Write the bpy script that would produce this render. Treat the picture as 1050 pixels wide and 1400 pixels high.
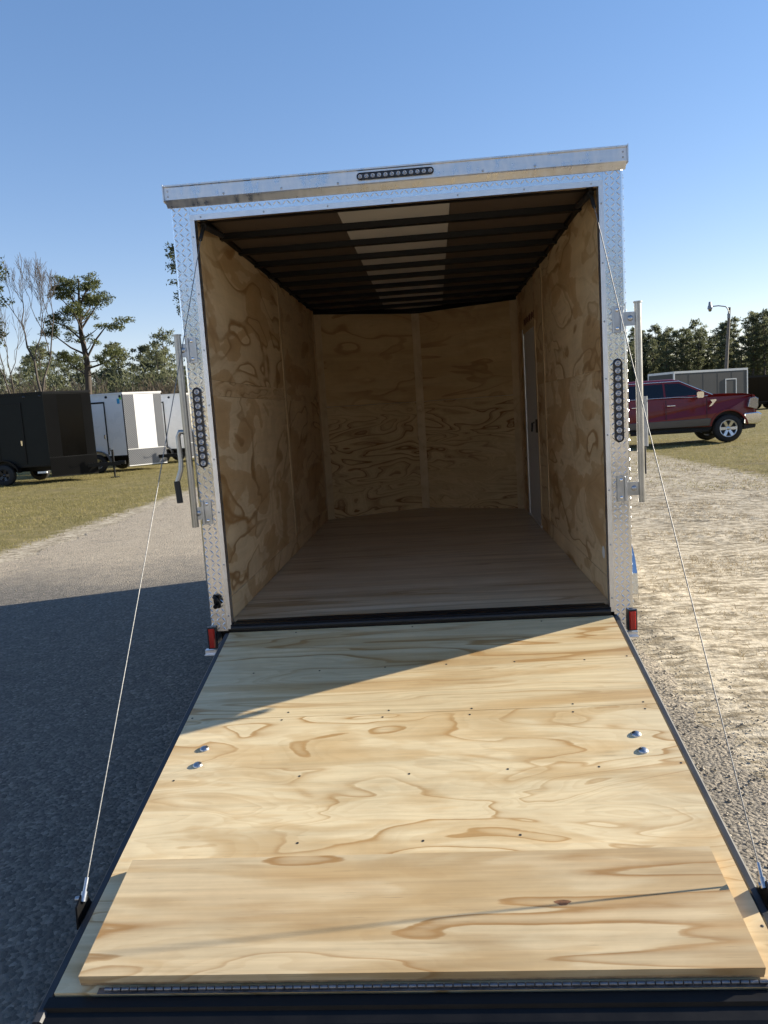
import bpy, math, random
import numpy as np
from mathutils import Vector, Matrix

for o in list(bpy.data.objects):
    bpy.data.objects.remove(o, do_unlink=True)
S = bpy.context.scene
C = S.collection
R = math.radians
rng = random.Random(7)
nrg = np.random.default_rng(11)
FZ = 0.52                                   # height of the trailer floor above the ground

# ------------------------------------------------------------------ camera
cam_d = bpy.data.cameras.new('camera')
cam = bpy.data.objects.new('camera', cam_d); C.objects.link(cam)
cam_d.sensor_fit = 'VERTICAL'; cam_d.sensor_height = 36.0; cam_d.lens = 36.0*1057.1354/1400.0
cam_d.clip_start = 0.05; cam_d.clip_end = 3000
r_ = Vector((0.99584548, 0.06417502, -0.06460147)); u_ = Vector((0.05570894, 0.13181293, 0.98970797)); w_ = Vector((-0.07202984, 0.98919509, -0.12769019))
cam.matrix_world = Matrix(((r_[0], u_[0], -w_[0], 0.1430236), (r_[1], u_[1], -w_[1], -3.83396), (r_[2], u_[2], -w_[2], 1.03972+FZ), (0, 0, 0, 1)))
S.camera = cam

# ------------------------------------------------------------------ sky, sun, exposure
SUN_EL = R(20.5); SUN_AZ = math.atan2(1.0, 0.40)         # azimuth from +Y towards +X
sdir = Vector((math.sin(SUN_AZ)*math.cos(SUN_EL), math.cos(SUN_AZ)*math.cos(SUN_EL), math.sin(SUN_EL)))
W = bpy.data.worlds.new('World'); S.world = W; W.use_nodes = True
wn = W.node_tree.nodes; wl = W.node_tree.links
wn.clear()
sky = wn.new('ShaderNodeTexSky'); sky.sky_type = 'NISHITA'; sky.sun_disc = False
sky.sun_elevation = SUN_EL; sky.sun_rotation = SUN_AZ
sky.air_density = 1.0; sky.dust_density = 0.0; sky.ozone_density = 1.5
bg = wn.new('ShaderNodeBackground'); bg.inputs['Strength'].default_value = 0.115
wo = wn.new('ShaderNodeOutputWorld')
hs = wn.new('ShaderNodeHueSaturation'); hs.inputs['Saturation'].default_value = 1.44
tint = wn.new('ShaderNodeMix'); tint.data_type = 'RGBA'; tint.blend_type = 'MULTIPLY'; tint.inputs[0].default_value = 1.0; tint.inputs[7].default_value = (1.01, 0.895, 1.00, 1)   # camera white balance
gm = wn.new('ShaderNodeGamma'); gm.inputs[1].default_value = 0.70
wl.new(sky.outputs[0], gm.inputs[0]); wl.new(gm.outputs[0], hs.inputs['Color']); wl.new(hs.outputs[0], tint.inputs[6]); wl.new(tint.outputs[2], bg.inputs[0]); wl.new(bg.outputs[0], wo.inputs[0])
sd = bpy.data.lights.new('sun', 'SUN'); sd.energy = 5.0; sd.angle = R(0.53); sd.color = (1.0, 0.90, 0.74)
sun = bpy.data.objects.new('sun', sd); C.objects.link(sun)
sun.rotation_euler = sdir.to_track_quat('Z', 'Y').to_euler(); sun.location = (20, 8, 20)
S.view_settings.view_transform = 'Standard'; S.view_settings.look = 'None'
S.view_settings.gamma = 1.0; S.view_settings.use_curve_mapping = False
S.view_settings.exposure = 1.35
S.render.engine = 'CYCLES'
S.cycles.use_denoising = True
S.cycles.max_bounces = 10; S.cycles.diffuse_bounces = 10; S.cycles.glossy_bounces = 5
S.cycles.transparent_max_bounces = 8

# ------------------------------------------------------------------ materials
def lin(v): return (v[0], v[1], v[2], 1.0)

class NT:
    def __init__(s, name):
        s.m = bpy.data.materials.new(name); s.m.use_nodes = True
        s.t = s.m.node_tree; s.b = s.t.nodes['Principled BSDF']
        s.out = s.t.nodes['Material Output']
    def n(s, typ, **kw):
        x = s.t.nodes.new(typ)
        for k, v in kw.items(): setattr(x, k, v)
        return x
    def l(s, a, b): s.t.links.new(a, b)
    def math(s, op, a, b=None, c=None, clamp=False):
        x = s.n('ShaderNodeMath', operation=op); x.use_clamp = clamp
        for i, v in enumerate((a, b, c)):
            if v is None: continue
            if isinstance(v, (int, float)): x.inputs[i].default_value = v
            else: s.l(v, x.inputs[i])
        return x.outputs[0]
    def coord(s, kind='Object', scale=(1, 1, 1), loc=(0, 0, 0), rot=(0, 0, 0)):
        t = s.n('ShaderNodeTexCoord'); m = s.n('ShaderNodeMapping')
        m.inputs['Scale'].default_value = scale; m.inputs['Location'].default_value = loc; m.inputs['Rotation'].default_value = rot
        s.l(t.outputs[kind], m.inputs[0]); return m.outputs[0]
    def pos(s, scale=(1, 1, 1)):
        g = s.n('ShaderNodeNewGeometry'); m = s.n('ShaderNodeMapping'); m.inputs['Scale'].default_value = scale
        s.l(g.outputs['Position'], m.inputs[0]); return m.outputs[0]
    def noise(s, vec, scale, detail=3, rough=.5, dist=0, w=None, dim='3D'):
        x = s.n('ShaderNodeTexNoise'); x.noise_dimensions = '4D' if w is not None else dim
        x.inputs['Scale'].default_value = scale; x.inputs['Detail'].default_value = detail
        x.inputs['Roughness'].default_value = rough; x.inputs['Distortion'].default_value = dist
        s.l(vec, x.inputs['Vector'])
        if w is not None: s.l(w, x.inputs['W'])
        return x.outputs[0]
    def ramp(s, fac, stops, interp='LINEAR'):
        x = s.n('ShaderNodeValToRGB'); x.color_ramp.interpolation = interp
        e = x.color_ramp.elements
        while len(e) > 1: e.remove(e[-1])
        e[0].position = stops[0][0]; e[0].color = lin(stops[0][1]) if not isinstance(stops[0][1], (int, float)) else (stops[0][1],)*3+(1,)
        for p, c in stops[1:]:
            k = e.new(p); k.color = lin(c) if not isinstance(c, (int, float)) else (c, c, c, 1)
        s.l(fac, x.inputs[0]); return x.outputs[0]
    def mix(s, fac, a, b, mode='MIX'):
        x = s.n('ShaderNodeMix', data_type='RGBA', blend_type=mode)
        for sock, v in ((x.inputs[0], fac), (x.inputs[6], a), (x.inputs[7], b)):
            if isinstance(v, (int, float)): sock.default_value = v
            elif isinstance(v, tuple): sock.default_value = lin(v)
            else: s.l(v, sock)
        return x.outputs[2]
    def bump(s, h, strength=.3, dist=.01):
        x = s.n('ShaderNodeBump'); x.inputs['Strength'].default_value = strength; x.inputs['Distance'].default_value = dist
        s.l(h, x.inputs['Height']); s.l(x.outputs[0], s.b.inputs['Normal']); return x.outputs[0]
    def set(s, **kw):
        for k, v in kw.items():
            i = s.b.inputs[k.replace('_', ' ')]
            if isinstance(v, (int, float)): i.default_value = v
            elif isinstance(v, tuple): i.default_value = lin(v)
            else: s.l(v, i)

def simple(name, col, rough=.5, metal=0., var=.12, scale=8., bump=0., coat=0., spec=.5):
    t = NT(name); v = t.noise(t.coord(), scale, 4, .6)
    c = t.ramp(v, [(.3, tuple(x*(1-var) for x in col)), (.7, tuple(min(1, x*(1+var)) for x in col))])
    t.set(Base_Color=c, Roughness=t.math('MULTIPLY_ADD', v, .16, max(.02, rough-.08)), Metallic=metal)
    t.b.inputs['Coat Weight'].default_value = coat; t.b.inputs['Coat Roughness'].default_value = .05
    t.b.inputs['Specular IOR Level'].default_value = spec
    if bump: t.bump(t.noise(t.coord(), scale*6, 3), bump, .004)
    return t.m

def ply(name, light, tan, dark, gs, cs, K, axis='x', contrast=1., rough=.55, fibre=.10, edge=.05, patch=.5, spec=.35, seed=0., dist=.9, crisp=False):
    t = NT(name)
    oi = t.n('ShaderNodeObjectInfo'); w = t.math('MULTIPLY_ADD', oi.outputs['Random'], 57.0, seed)
    def ax(g, c): return {'x': (g, c, c), 'y': (c, g, c), 'z': (c, c, g)}[axis]
    v = t.coord('Object', ax(gs, cs))
    n1 = t.noise(v, 1.0, 2.2, .45, dist, w)
    n2 = t.noise(t.coord('Object', ax(gs*.7, cs*.6), (3.1, 7.7, 1.3)), 1.0, 2.0, .5, .3, w)
    n3 = t.noise(t.coord('Object', ax(gs*7, cs*9), (9.1, 2.7, 5.3)), 1.0, 3.0, .65, .2, w)
    f = t.math('FRACT', t.math('ADD', t.math('MULTIPLY', n1, K), t.math('MULTIPLY', n3, .16)))
    band = t.ramp(f, [(0, .06), (.12, .0), (.50, .02), (.80, .26), (1-edge*2.2, .55), (1-edge*1.1, 1.), (1-edge*.4, .75), (1., .06)])
    wide = t.ramp(n2, [(.36, .15), (.56, 1.)])
    f2 = t.math('FRACT', t.math('ADD', t.math('MULTIPLY', n1, K*3.1), t.math('MULTIPLY', n3, .5)))
    band2 = t.math('MULTIPLY', t.ramp(f2, [(0, .05), (.35, 0.), (.86, .55), (.95, .5), (1., .05)]), t.ramp(n2, [(.30, .62), (.62, .30)]))
    fac = t.math('MULTIPLY', t.math('MAXIMUM', t.math('MULTIPLY', band, wide), t.math('MULTIPLY', band2, .62)), contrast, clamp=True)
    pn = t.math('ADD', t.noise(t.coord('Object', ax(gs*1.4, cs*1.5), (5.5, 1.9, 8.8)), 1., 2.5, .5, dist, w), t.math('MULTIPLY', t.math('SUBTRACT', n3, .5), .07))
    pat = t.math('MULTIPLY', t.ramp(pn, [(.515, 0.), (.528, .75), (.64, 1.)] if crisp else [(.475, 0.), (.53, .60), (.64, 1.)]), patch)
    c = t.mix(pat, light, tan)
    c = t.mix(fac, c, dark)
    fib = t.noise(t.coord('Object', ax(1.6, 70)), 1.0, 3, .65, 0., w)
    fib2 = t.noise(t.coord('Object', ax(.5, 14)), 1.0, 3, .6, 0., w)
    fleck = t.ramp(t.noise(t.coord('Object', ax(9, 160)), 1.0, 2, .5, 0., w), [(.66, 1.), (.74, .80)])
    g = t.ramp(t.math('MULTIPLY_ADD', fib2, .55, t.math('MULTIPLY', fib, .45)), [(.3, 1-fibre*1.7), (.7, 1+fibre*.3)])
    c = t.mix(1.0, t.mix(1.0, c, g, 'MULTIPLY'), fleck, 'MULTIPLY')
    scuff = t.ramp(t.noise(t.coord('Object', (2.1, 2.6, 2.1), (4, 1, 7)), 1.0, 6, .7, .4, w), [(.42, .90), (.60, 1.)])
    c = t.mix(1.0, c, scuff, 'MULTIPLY')
    t.set(Base_Color=c, Roughness=t.math('MULTIPLY_ADD', fib, .2, rough-.1))
    t.b.inputs['Specular IOR Level'].default_value = spec
    t.bump(t.math('ADD', fib, t.math('MULTIPLY', fac, -.4)), .15, .002)
    return t.m

M = {}
M['ply_ramp'] = ply('ramp_plywood', (.78, .645, .40), (.62, .445, .225), (.48, .30, .125), 1.25, 4.6, 7.0, 'x', 1.2, .42, .15, .055, .85, dist=.9)
M['ply_rip'] = ply('ramp_plywood_straight_grain', (.76, .62, .375), (.59, .41, .20), (.47, .29, .12), .50, 6.0, 10., 'x', 1.3, .42, .18, .08, .95, seed=2.2, dist=.6)
M['ply_flap'] = ply('flap_plywood', (.69, .55, .335), (.54, .38, .19), (.42, .25, .10), .85, 5.0, 5.0, 'x', 1.1, .45, .20, .055, .95, seed=3.4, dist=.7)
M['ply_wall'] = ply('wall_plywood', (.76, .565, .33), (.55, .335, .15), (.36, .19, .065), .95, 2.3, 5.5, 'y', 1.0, .55, .09, .08, .85, seed=8., dist=1.1, crisp=True)
M['ply_back_low'] = ply('back_plywood_figured', (.70, .50, .26), (.57, .37, .165), (.27, .13, .04), 1.1, 4.2, 14., 'x', 1.2, .6, .08, .12, .3, seed=1., dist=.7)
M['ply_back_up'] = ply('back_plywood_plain', (.66, .455, .225), (.53, .33, .14), (.38, .21, .08), .8, 3.4, 6., 'x', .9, .6, .10, .08, .5, seed=5.)
M['ply_floor'] = ply('floor_plywood', (.76, .61, .42), (.62, .45, .27), (.44, .28, .135), .45, 6.0, 5., 'x', 1.0, .32, .20, .10, .7, dist=.5)
M['ply_strip'] = ply('wall_plywood_strip', (.70, .50, .28), (.52, .31, .14), (.34, .18, .06), 1.6, 7., 9., 'y', 1.1, .55, .1, .1, .5, seed=2.)
M['batten'] = ply('batten_wood', (.66, .48, .27), (.52, .34, .16), (.35, .20, .08), 5.0, 5.0, 3., 'z', .5, .55, .1, .1, .3)
M['ply_edge'] = simple('plywood_edge', (.34, .23, .125), .7, 0, .35, 30.)
M['alu'] = simple('polished_aluminium', (.78, .79, .81), .15, 1., .04, 6., .16)
M['alu_bar'] = simple('tread_bar_aluminium', (.80, .81, .83), .15, 1., .04, 6.)
M['alu_brushed'] = simple('brushed_aluminium', (.74, .75, .77), .36, 1., .06, 20.)
M['zinc'] = simple('zinc_plated_steel', (.42, .44, .47), .33, 1., .16, 16., .1)
M['zinc_bar'] = simple('zinc_bar_steel', (.36, .355, .335), .36, 1., .16, 9., .1)
M['hinge'] = simple('hinge_steel', (.20, .20, .21), .35, .9, .3, 40., .2)
M['cable'] = simple('steel_cable', (.24, .24, .235), .55, .8, .3, 120., .3)
M['chrome'] = simple('chrome', (.82, .83, .85), .08, 1., .02)
M['black_steel'] = simple('black_painted_steel', (.007, .007, .0075), .36, 0., .2, 12., .05, spec=.25)
M['rubber'] = simple('black_rubber', (.014, .014, .015), .6, 0., .2, 14., .1)
M['tube_grey'] = simple('ramp_edge_seal', (.030, .032, .036), .42, 0., .2, 9., .05)
M['rib'] = simple('black_roof_rib', (.004, .0035, .003), .5, 0., .2, spec=.2)
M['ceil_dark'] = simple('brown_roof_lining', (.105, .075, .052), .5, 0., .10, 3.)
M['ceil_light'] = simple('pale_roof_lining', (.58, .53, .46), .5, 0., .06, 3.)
M['red_lens'] = simple('red_lens', (.42, .012, .008), .18, 0., .1, 60., .1, .5)
M['clear_lens'] = simple('clear_lens', (.34, .35, .38), .12, .85, .1, 80., .1, .6)
M['bezel'] = simple('lamp_housing', (.020, .021, .026), .25, 0., .2, 10.)
M['white_skin'] = simple('white_aluminium_skin', (.80, .80, .79), .28, 0., .02, 2., 0, .3)
M['black_skin'] = simple('black_aluminium_skin', (.002, .002, .0022), .12, 0., .1, 2., 0, .0, .10)
M['olive_skin'] = simple('dark_satin_skin', (.015, .016, .014), .5, 0., .1, 2., 0, .0, .2)
M['grey_skin'] = simple('charcoal_skin', (.050, .052, .054), .42, 0., .08, 1.5)
M['white_trim'] = simple('white_trim', (.72, .72, .70), .4, 0., .05)
M['door_white'] = simple('grey_white_door', (.52, .53, .54), .4, 0., .04)
M['paint_red'] = simple('ruby_red_paint', (.165, .004, .005), .30, .0, .08, 2., 0, .3)
M['paint_grey'] = simple('stone_grey_paint', (.07, .066, .066), .32, .4, .06, 2., 0, .8)
M['glass'] = simple('tinted_glass', (.006, .009, .014), .08, 0., .1, 2., 0, 0, .5)
M['tyre'] = simple('tyre_rubber', (.016, .016, .016), .75, 0., .25, 20., .2)
M['pole_wood'] = simple('weathered_pole', (.17, .145, .12), .8, 0., .3, 5., .2)
M['galv'] = simple('galvanised_lamp', (.28, .29, .30), .5, .6, .15)
M['sticker_green'] = simple('green_sticker', (.25, .62, .06), .5, 0., .25, 25.)
M['sticker_blue'] = simple('blue_sticker', (.03, .30, .55), .5, 0., .25, 25.)
M['ink'] = simple('dark_red_ink', (.10, .018, .012), .8, 0., .3, 60.)
M['knot'] = simple('plywood_knot', (.16, .07, .028), .6, 0., .4, 60.)
M['dark_plate'] = simple('black_tread_plate', (.05, .05, .05), .24, .7, .3, 30., .2)

def cap_mat():
    t = NT('cap_aluminium_with_film')
    v = t.noise(t.coord('Object', (26, 3, 9)), 1., 3, .55, .3)
    st = t.noise(t.coord('Object', (5, 3, 40)), 1., 3, .6)
    f = t.ramp(t.math('MULTIPLY_ADD', st, .35, t.math('MULTIPLY', v, .7)), [(.38, 0.), (.66, 1.)])
    t.set(Base_Color=t.mix(f, (.62, .63, .65), (.74, .75, .77)), Metallic=t.math('MULTIPLY_ADD', f, -.25, .98),
          Roughness=t.math('MULTIPLY_ADD', f, .22, .22))
    return t.m
M['cap'] = cap_mat()

def plate_far(name, col, metal):
    t = NT(name); sx = t.n('ShaderNodeSeparateXYZ'); t.l(t.coord(), sx.inputs[0])
    u = t.math('SINE', t.math('MULTIPLY', t.math('ADD', sx.outputs[0], sx.outputs[1]), 62.))
    w = t.math('SINE', t.math('MULTIPLY', sx.outputs[2], 88.))
    d = t.ramp(t.math('MULTIPLY_ADD', t.math('MULTIPLY', u, w), .5, .5), [(.55, 0.), (.85, 1.)])
    wv = t.noise(t.coord(), 2.2, 3)
    t.set(Base_Color=t.mix(d, tuple(x*.62 for x in col), tuple(min(1, x*1.5) for x in col)), Metallic=metal, Roughness=t.math('MULTIPLY_ADD', wv, .15, .24))
    t.b.inputs['Specular IOR Level'].default_value = .5 if metal else .10
    t.bump(t.math('ADD', d, t.math('MULTIPLY', wv, 3.)), .3, .01); return t.m
M['plate_alu_far'] = plate_far('tread_plate_aluminium_far', (.20, .205, .215), .45)
M['plate_black_far'] = plate_far('tread_plate_black_far', (.0035, .0035, .0035), .0)

def asphalt():
    t = NT('worn_asphalt')
    p = t.pos()
    n_big = t.noise(p, .55, 4, .55)
    n_mid = t.noise(p, 6., 4, .6)
    vo = t.n('ShaderNodeTexVoronoi'); vo.inputs['Scale'].default_value = 62; t.l(p, vo.inputs['Vector'])
    vo2 = t.n('ShaderNodeTexVoronoi'); vo2.inputs['Scale'].default_value = 130; t.l(p, vo2.inputs['Vector'])
    stone = t.ramp(vo.outputs['Color'], [(0., (.072, .066, .057)), (.45, (.125, .115, .099)), (.75, (.19, .172, .146)), (1., (.30, .27, .225))])
    base = t.mix(t.ramp(n_mid, [(.3, 0.), (.7, .5)]), stone, (.106, .098, .084))
    # sand dusted in from both verges
    sx = t.n('ShaderNodeSeparateXYZ'); g = t.n('ShaderNodeNewGeometry'); t.l(g.outputs['Position'], sx.inputs[0])
    right = t.math('SUBTRACT', sx.outputs[0], t.math('MULTIPLY_ADD', n_big, 1.4, .05))
    left = t.math('SUBTRACT', t.math('MULTIPLY_ADD', n_big, -1.8, -3.4), sx.outputs[0])
    far = t.math('MULTIPLY', t.math('SUBTRACT', sx.outputs[1], t.math('MULTIPLY_ADD', n_big, 3.0, 1.8)), .35)
    far = t.math('MAXIMUM', far, t.math('MULTIPLY', t.math('SUBTRACT', t.math('MULTIPLY_ADD', n_big, -1.0, -1.6), sx.outputs[1]), .8))
    edge = t.math('MAXIMUM', t.math('MAXIMUM', right, left), far)
    e = t.ramp(t.math('ADD', edge, t.math('MULTIPLY', t.math('SUBTRACT', n_mid, .5), .9)), [(.0, 0.), (.75, .85)])
    grain = t.noise(p, 75., 3, .7)
    gm = t.ramp(grain, [(.40, .1), (.56, 1.)])
    sand = t.mix(t.noise(p, 3., 4), (.38, .315, .225), (.52, .445, .335))
    col = t.mix(t.math('MULTIPLY', e, gm), base, sand)
    patch = t.ramp(t.noise(t.pos((1, 2.5, 1)), .8, 5, .65), [(.62, 0.), (.72, .5)])
    col = t.mix(patch, col, (.065, .063, .062))
    t.set(Base_Color=col, Roughness=.86)
    t.b.inputs['Specular IOR Level'].default_value = .25
    t.bump(t.math('ADD', t.math('MULTIPLY', vo.outputs['Distance'], -1.), t.math('MULTIPLY', grain, .9)), .7, .008)
    return t.m
M['asphalt'] = asphalt()

def soil():
    t = NT('sandy_grass_ground')
    p = t.pos(); sx = t.n('ShaderNodeSeparateXYZ'); t.l(p, sx.inputs[0])
    nb = t.noise(p, .35, 5, .6); nm = t.noise(p, 2.3, 5, .65); nf = t.noise(p, 22., 4, .7)
    st = t.noise(t.pos((5.0, 16.0, 1)), 1.0, 5, .7)
    sand = t.mix(nm, (.44, .385, .295), (.58, .52, .41))
    litter = t.ramp(t.math('ADD', t.math('MULTIPLY_ADD', st, .55, t.math('MULTIPLY', nf, .25)), t.math('MULTIPLY', nm, .2)), [(.43, 0.), (.56, 1.)])
    sand = t.mix(t.math('MULTIPLY', litter, .85), sand, (.125, .098, .058))
    grass = t.mix(t.ramp(nf, [(.3, 0.), (.7, 1.)]), (.085, .080, .026), (.20, .165, .065))
    grass = t.mix(t.ramp(nm, [(.45, 0.), (.7, .8)]), grass, (.25, .20, .10))
    bare = t.ramp(t.noise(t.pos((.5, 1.6, 1)), .7, 5, .65), [(.60, 0.), (.70, .8)])
    grass = t.mix(bare, grass, (.14, .115, .085))
    # sand lies beside the road on the right and in a narrow verge on the left
    right = t.math('MULTIPLY', t.math('GREATER_THAN', sx.outputs[0], 0.), t.math('SUBTRACT', t.math('MULTIPLY_ADD', nb, 7.0, 8.3), t.math('MULTIPLY_ADD', sx.outputs[0], .55, sx.outputs[1])))
    left = t.math('MULTIPLY', t.math('SUBTRACT', t.math('MULTIPLY_ADD', nm, 1.2, 5.45), t.math('ABSOLUTE', sx.outputs[0])), 3.)
    m = t.math('MAXIMUM', right, left)
    m = t.ramp(t.math('ADD', m, t.math('MULTIPLY', t.math('SUBTRACT', nf, .5), 1.2)), [(.0, 0.), (1., 1.)])
    t.set(Base_Color=t.mix(m, grass, sand), Roughness=.95)
    t.b.inputs['Specular IOR Level'].default_value = .1
    t.bump(t.math('MULTIPLY_ADD', nf, .7, t.math('MULTIPLY', nm, .3)), .7, .03)
    return t.m
M['soil'] = soil()

def leaf(name, c1, c2, rough=.6, trans=.4):
    t = NT(name)
    oi = t.n('ShaderNodeObjectInfo')
    v = t.noise(t.coord('Object'), .9, 4, .7)
    c = t.ramp(t.math('MULTIPLY_ADD', oi.outputs['Random'], .25, t.math('MULTIPLY', v, .9)), [(.3, c1), (.75, c2)])
    t.set(Base_Color=c, Roughness=rough)
    t.b.inputs['Specular IOR Level'].default_value = .25
    tr = t.n('ShaderNodeBsdfTranslucent'); t.l(c, tr.inputs[0])
    mx = t.n('ShaderNodeMixShader'); mx.inputs[0].default_value = trans
    t.l(t.b.outputs[0], mx.inputs[1]); t.l(tr.outputs[0], mx.inputs[2]); t.l(mx.outputs[0], t.out.inputs[0])
    return t.m
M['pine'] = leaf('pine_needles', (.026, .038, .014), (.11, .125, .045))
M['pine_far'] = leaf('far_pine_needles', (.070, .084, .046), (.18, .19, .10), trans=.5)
M['bark'] = simple('bark', (.050, .039, .031), .9, 0., .35, 3., .3)
M['bark_pale'] = simple('pale_bark', (.055, .046, .038), .9, 0., .3, 3., .3)
M['brush'] = leaf('dry_brush', (.060, .048, .034), (.150, .120, .085))
M['grass_green'] = leaf('winter_grass', (.125, .118, .034), (.30, .255, .10))
M['grass_dry'] = leaf('dry_grass', (.13, .10, .055), (.34, .27, .16))

# ------------------------------------------------------------------ mesh helpers
class MB:
    def __init__(s): s.v = []; s.f = []; s.sm = []
    def add(s, vs, fs, smooth=False):
        b = len(s.v); s.v += [tuple(x) for x in vs]
        for f in fs: s.f.append(tuple(b+i for i in f)); s.sm.append(smooth)
        return s
    def box(s, x0, x1, y0, y1, z0, z1, c=0.):
        """box, with an optional chamfer c on all edges along its longest axis"""
        if c <= 0:
            v = [(x, y, z) for z in (z0, z1) for y in (y0, y1) for x in (x0, x1)]
            return s.add(v, [(0, 2, 3, 1), (4, 5, 7, 6), (0, 1, 5, 4), (2, 6, 7, 3), (0, 4, 6, 2), (1, 3, 7, 5)])
        lo = (x0, y0, z0); hi = (x1, y1, z1); ax = max(range(3), key=lambda i: hi[i]-lo[i]); a, b = [i for i in range(3) if i != ax]
        pr = [(lo[a]+c, lo[b]), (hi[a]-c, lo[b]), (hi[a], lo[b]+c), (hi[a], hi[b]-c), (hi[a]-c, hi[b]), (lo[a]+c, hi[b]), (lo[a], hi[b]-c), (lo[a], lo[b]+c)]
        v = []
        for e in (lo[ax], hi[ax]):
            for p, q in pr:
                t = [0, 0, 0]; t[ax] = e; t[a] = p; t[b] = q; v.append(tuple(t))
        f = [(i, (i+1) % 8, 8+(i+1) % 8, 8+i) for i in range(8)]+[tuple(range(7, -1, -1)), tuple(range(8, 16))]
        return s.add(v, f)
    def quad(s, a, b, c, d): return s.add([a, b, c, d], [(0, 1, 2, 3)])
    def prism(s, poly, axis, a0, a1):
        """extrude a 2D polygon along an axis (poly gives the other two coordinates in order)"""
        n = len(poly); v = []
        for a in (a0, a1):
            for p, q in poly:
                v.append({'x': (a, p, q), 'y': (p, a, q), 'z': (p, q, a)}[axis])
        return s.add(v, [tuple(range(n-1, -1, -1)), tuple(range(n, 2*n))]+[(i, (i+1) % n, n+(i+1) % n, n+i) for i in range(n)])
    def tube(s, pts, rad, n=8, cap=True, smooth=True):
        pts = [Vector(p) for p in pts]; m = len(pts)
        rad = rad if isinstance(rad, (list, tuple)) else [rad]*m
        v = []; ref = None
        for i, p in enumerate(pts):
            d = (pts[min(i+1, m-1)]-pts[max(i-1, 0)]).normalized()
            if ref is None: ref = d.orthogonal().normalized()
            a = (ref-d*ref.dot(d)).normalized(); ref = a; b = d.cross(a)
            for k in range(n):
                t = 2*math.pi*k/n; v.append(p+a*(math.cos(t)*rad[i])+b*(math.sin(t)*rad[i]))
        f = [(i*n+k, i*n+(k+1) % n, (i+1)*n+(k+1) % n, (i+1)*n+k) for i in range(m-1) for k in range(n)]
        s.add(v, f, smooth)
        if cap and n > 2:
            s.add(v[:n], [tuple(range(n-1, -1, -1))]); s.add(v[-n:], [tuple(range(n))])
        return s
    def lathe(s, prof, org, axis, n=16, smooth=True):
        """prof = [(radius, along)], turned round axis through org"""
        ax = Vector(axis).normalized(); a = ax.orthogonal().normalized(); b = ax.cross(a); o = Vector(org)
        v = [o+ax*h+a*(r*math.cos(2*math.pi*k/n))+b*(r*math.sin(2*math.pi*k/n)) for r, h in prof for k in range(n)]
        m = len(prof)
        return s.add(v, [(i*n+k, i*n+(k+1) % n, (i+1)*n+(k+1) % n, (i+1)*n+k) for i in range(m-1) for k in range(n)], smooth)
    def build(s, name, mat, parent=None, loc=(0, 0, 0), rot=(0, 0, 0), bevel=0., kind=None, label=None):
        me = bpy.data.meshes.new(name); me.from_pydata(s.v, [], s.f); me.update()
        me.polygons.foreach_set('use_smooth', s.sm)
        if mat: me.materials.append(mat)
        o = bpy.data.objects.new(name, me); C.objects.link(o)
        o.location = loc; o.rotation_euler = rot
        if parent: o.parent = parent
        if bevel:
            b = o.modifiers.new('bevel', 'BEVEL'); b.width = bevel; b.segments = 2; b.limit_method = 'ANGLE'; b.angle_limit = R(35)
        if kind: o['kind'] = kind
        if label: o['label'] = label
        return o

def thing(name, label, cat, loc=(0, 0, 0), rz=0., group=None):
    o = bpy.data.objects.new(name, None); C.objects.link(o); o.empty_display_size = .3
    o.location = loc; o.rotation_euler = (0, 0, rz); o['label'] = label; o['category'] = cat
    if group: o['group'] = group
    return o
def tag(o, label, cat, group=None):
    o['label'] = label; o['category'] = cat
    if group: o['group'] = group
    return o
def dup_child(o, parent=None, loc=None):
    c = o.copy(); C.objects.link(c); c.parent = parent or o.parent
    if loc is not None: c.location = loc
    return c
def dup_tree(root, loc, rz=0., scale=1., label=None):
    r = root.copy(); C.objects.link(r); r.location = loc; r.rotation_euler = (0, 0, rz); r.scale = (scale,)*3
    if label: r['label'] = label
    for ch in list(root.children):
        c = ch.copy(); C.objects.link(c); c.parent = r
    return r
def np_mesh(name, V, F, mat, kind=None):
    me = bpy.data.meshes.new(name); V = np.asarray(V, dtype=np.float32); F = np.asarray(F, dtype=np.int32)
    k = F.shape[1]
    me.vertices.add(len(V)); me.vertices.foreach_set('co', V.ravel())
    me.loops.add(F.size); me.loops.foreach_set('vertex_index', F.ravel())
    me.polygons.add(len(F)); me.polygons.foreach_set('loop_start', np.arange(0, F.size, k, dtype=np.int32))
    me.update(calc_edges=True); me.materials.append(mat)
    o = bpy.data.objects.new(name, me); C.objects.link(o)
    if kind: o['kind'] = kind
    return o
_lat = nrg.random((256, 256))
def vnoise(x, y, sc=1.):
    x = np.asarray(x)*sc+91.3; y = np.asarray(y)*sc+47.9
    xi = np.floor(x).astype(int); yi = np.floor(y).astype(int); fx = x-xi; fy = y-yi
    fx = fx*fx*(3-2*fx); fy = fy*fy*(3-2*fy)
    g = lambda a, b: _lat[a % 256, b % 256]
    return (g(xi, yi)*(1-fx)+g(xi+1, yi)*fx)*(1-fy)+(g(xi, yi+1)*(1-fx)+g(xi+1, yi+1)*fx)*fy
def fbm(x, y, sc, oct=4):
    s = 0; a = .5; t = 0
    for i in range(oct): s = s+a*vnoise(x+i*17.3, y-i*9.1, sc*2**i); t += a; a *= .55
    return s/t

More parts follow.
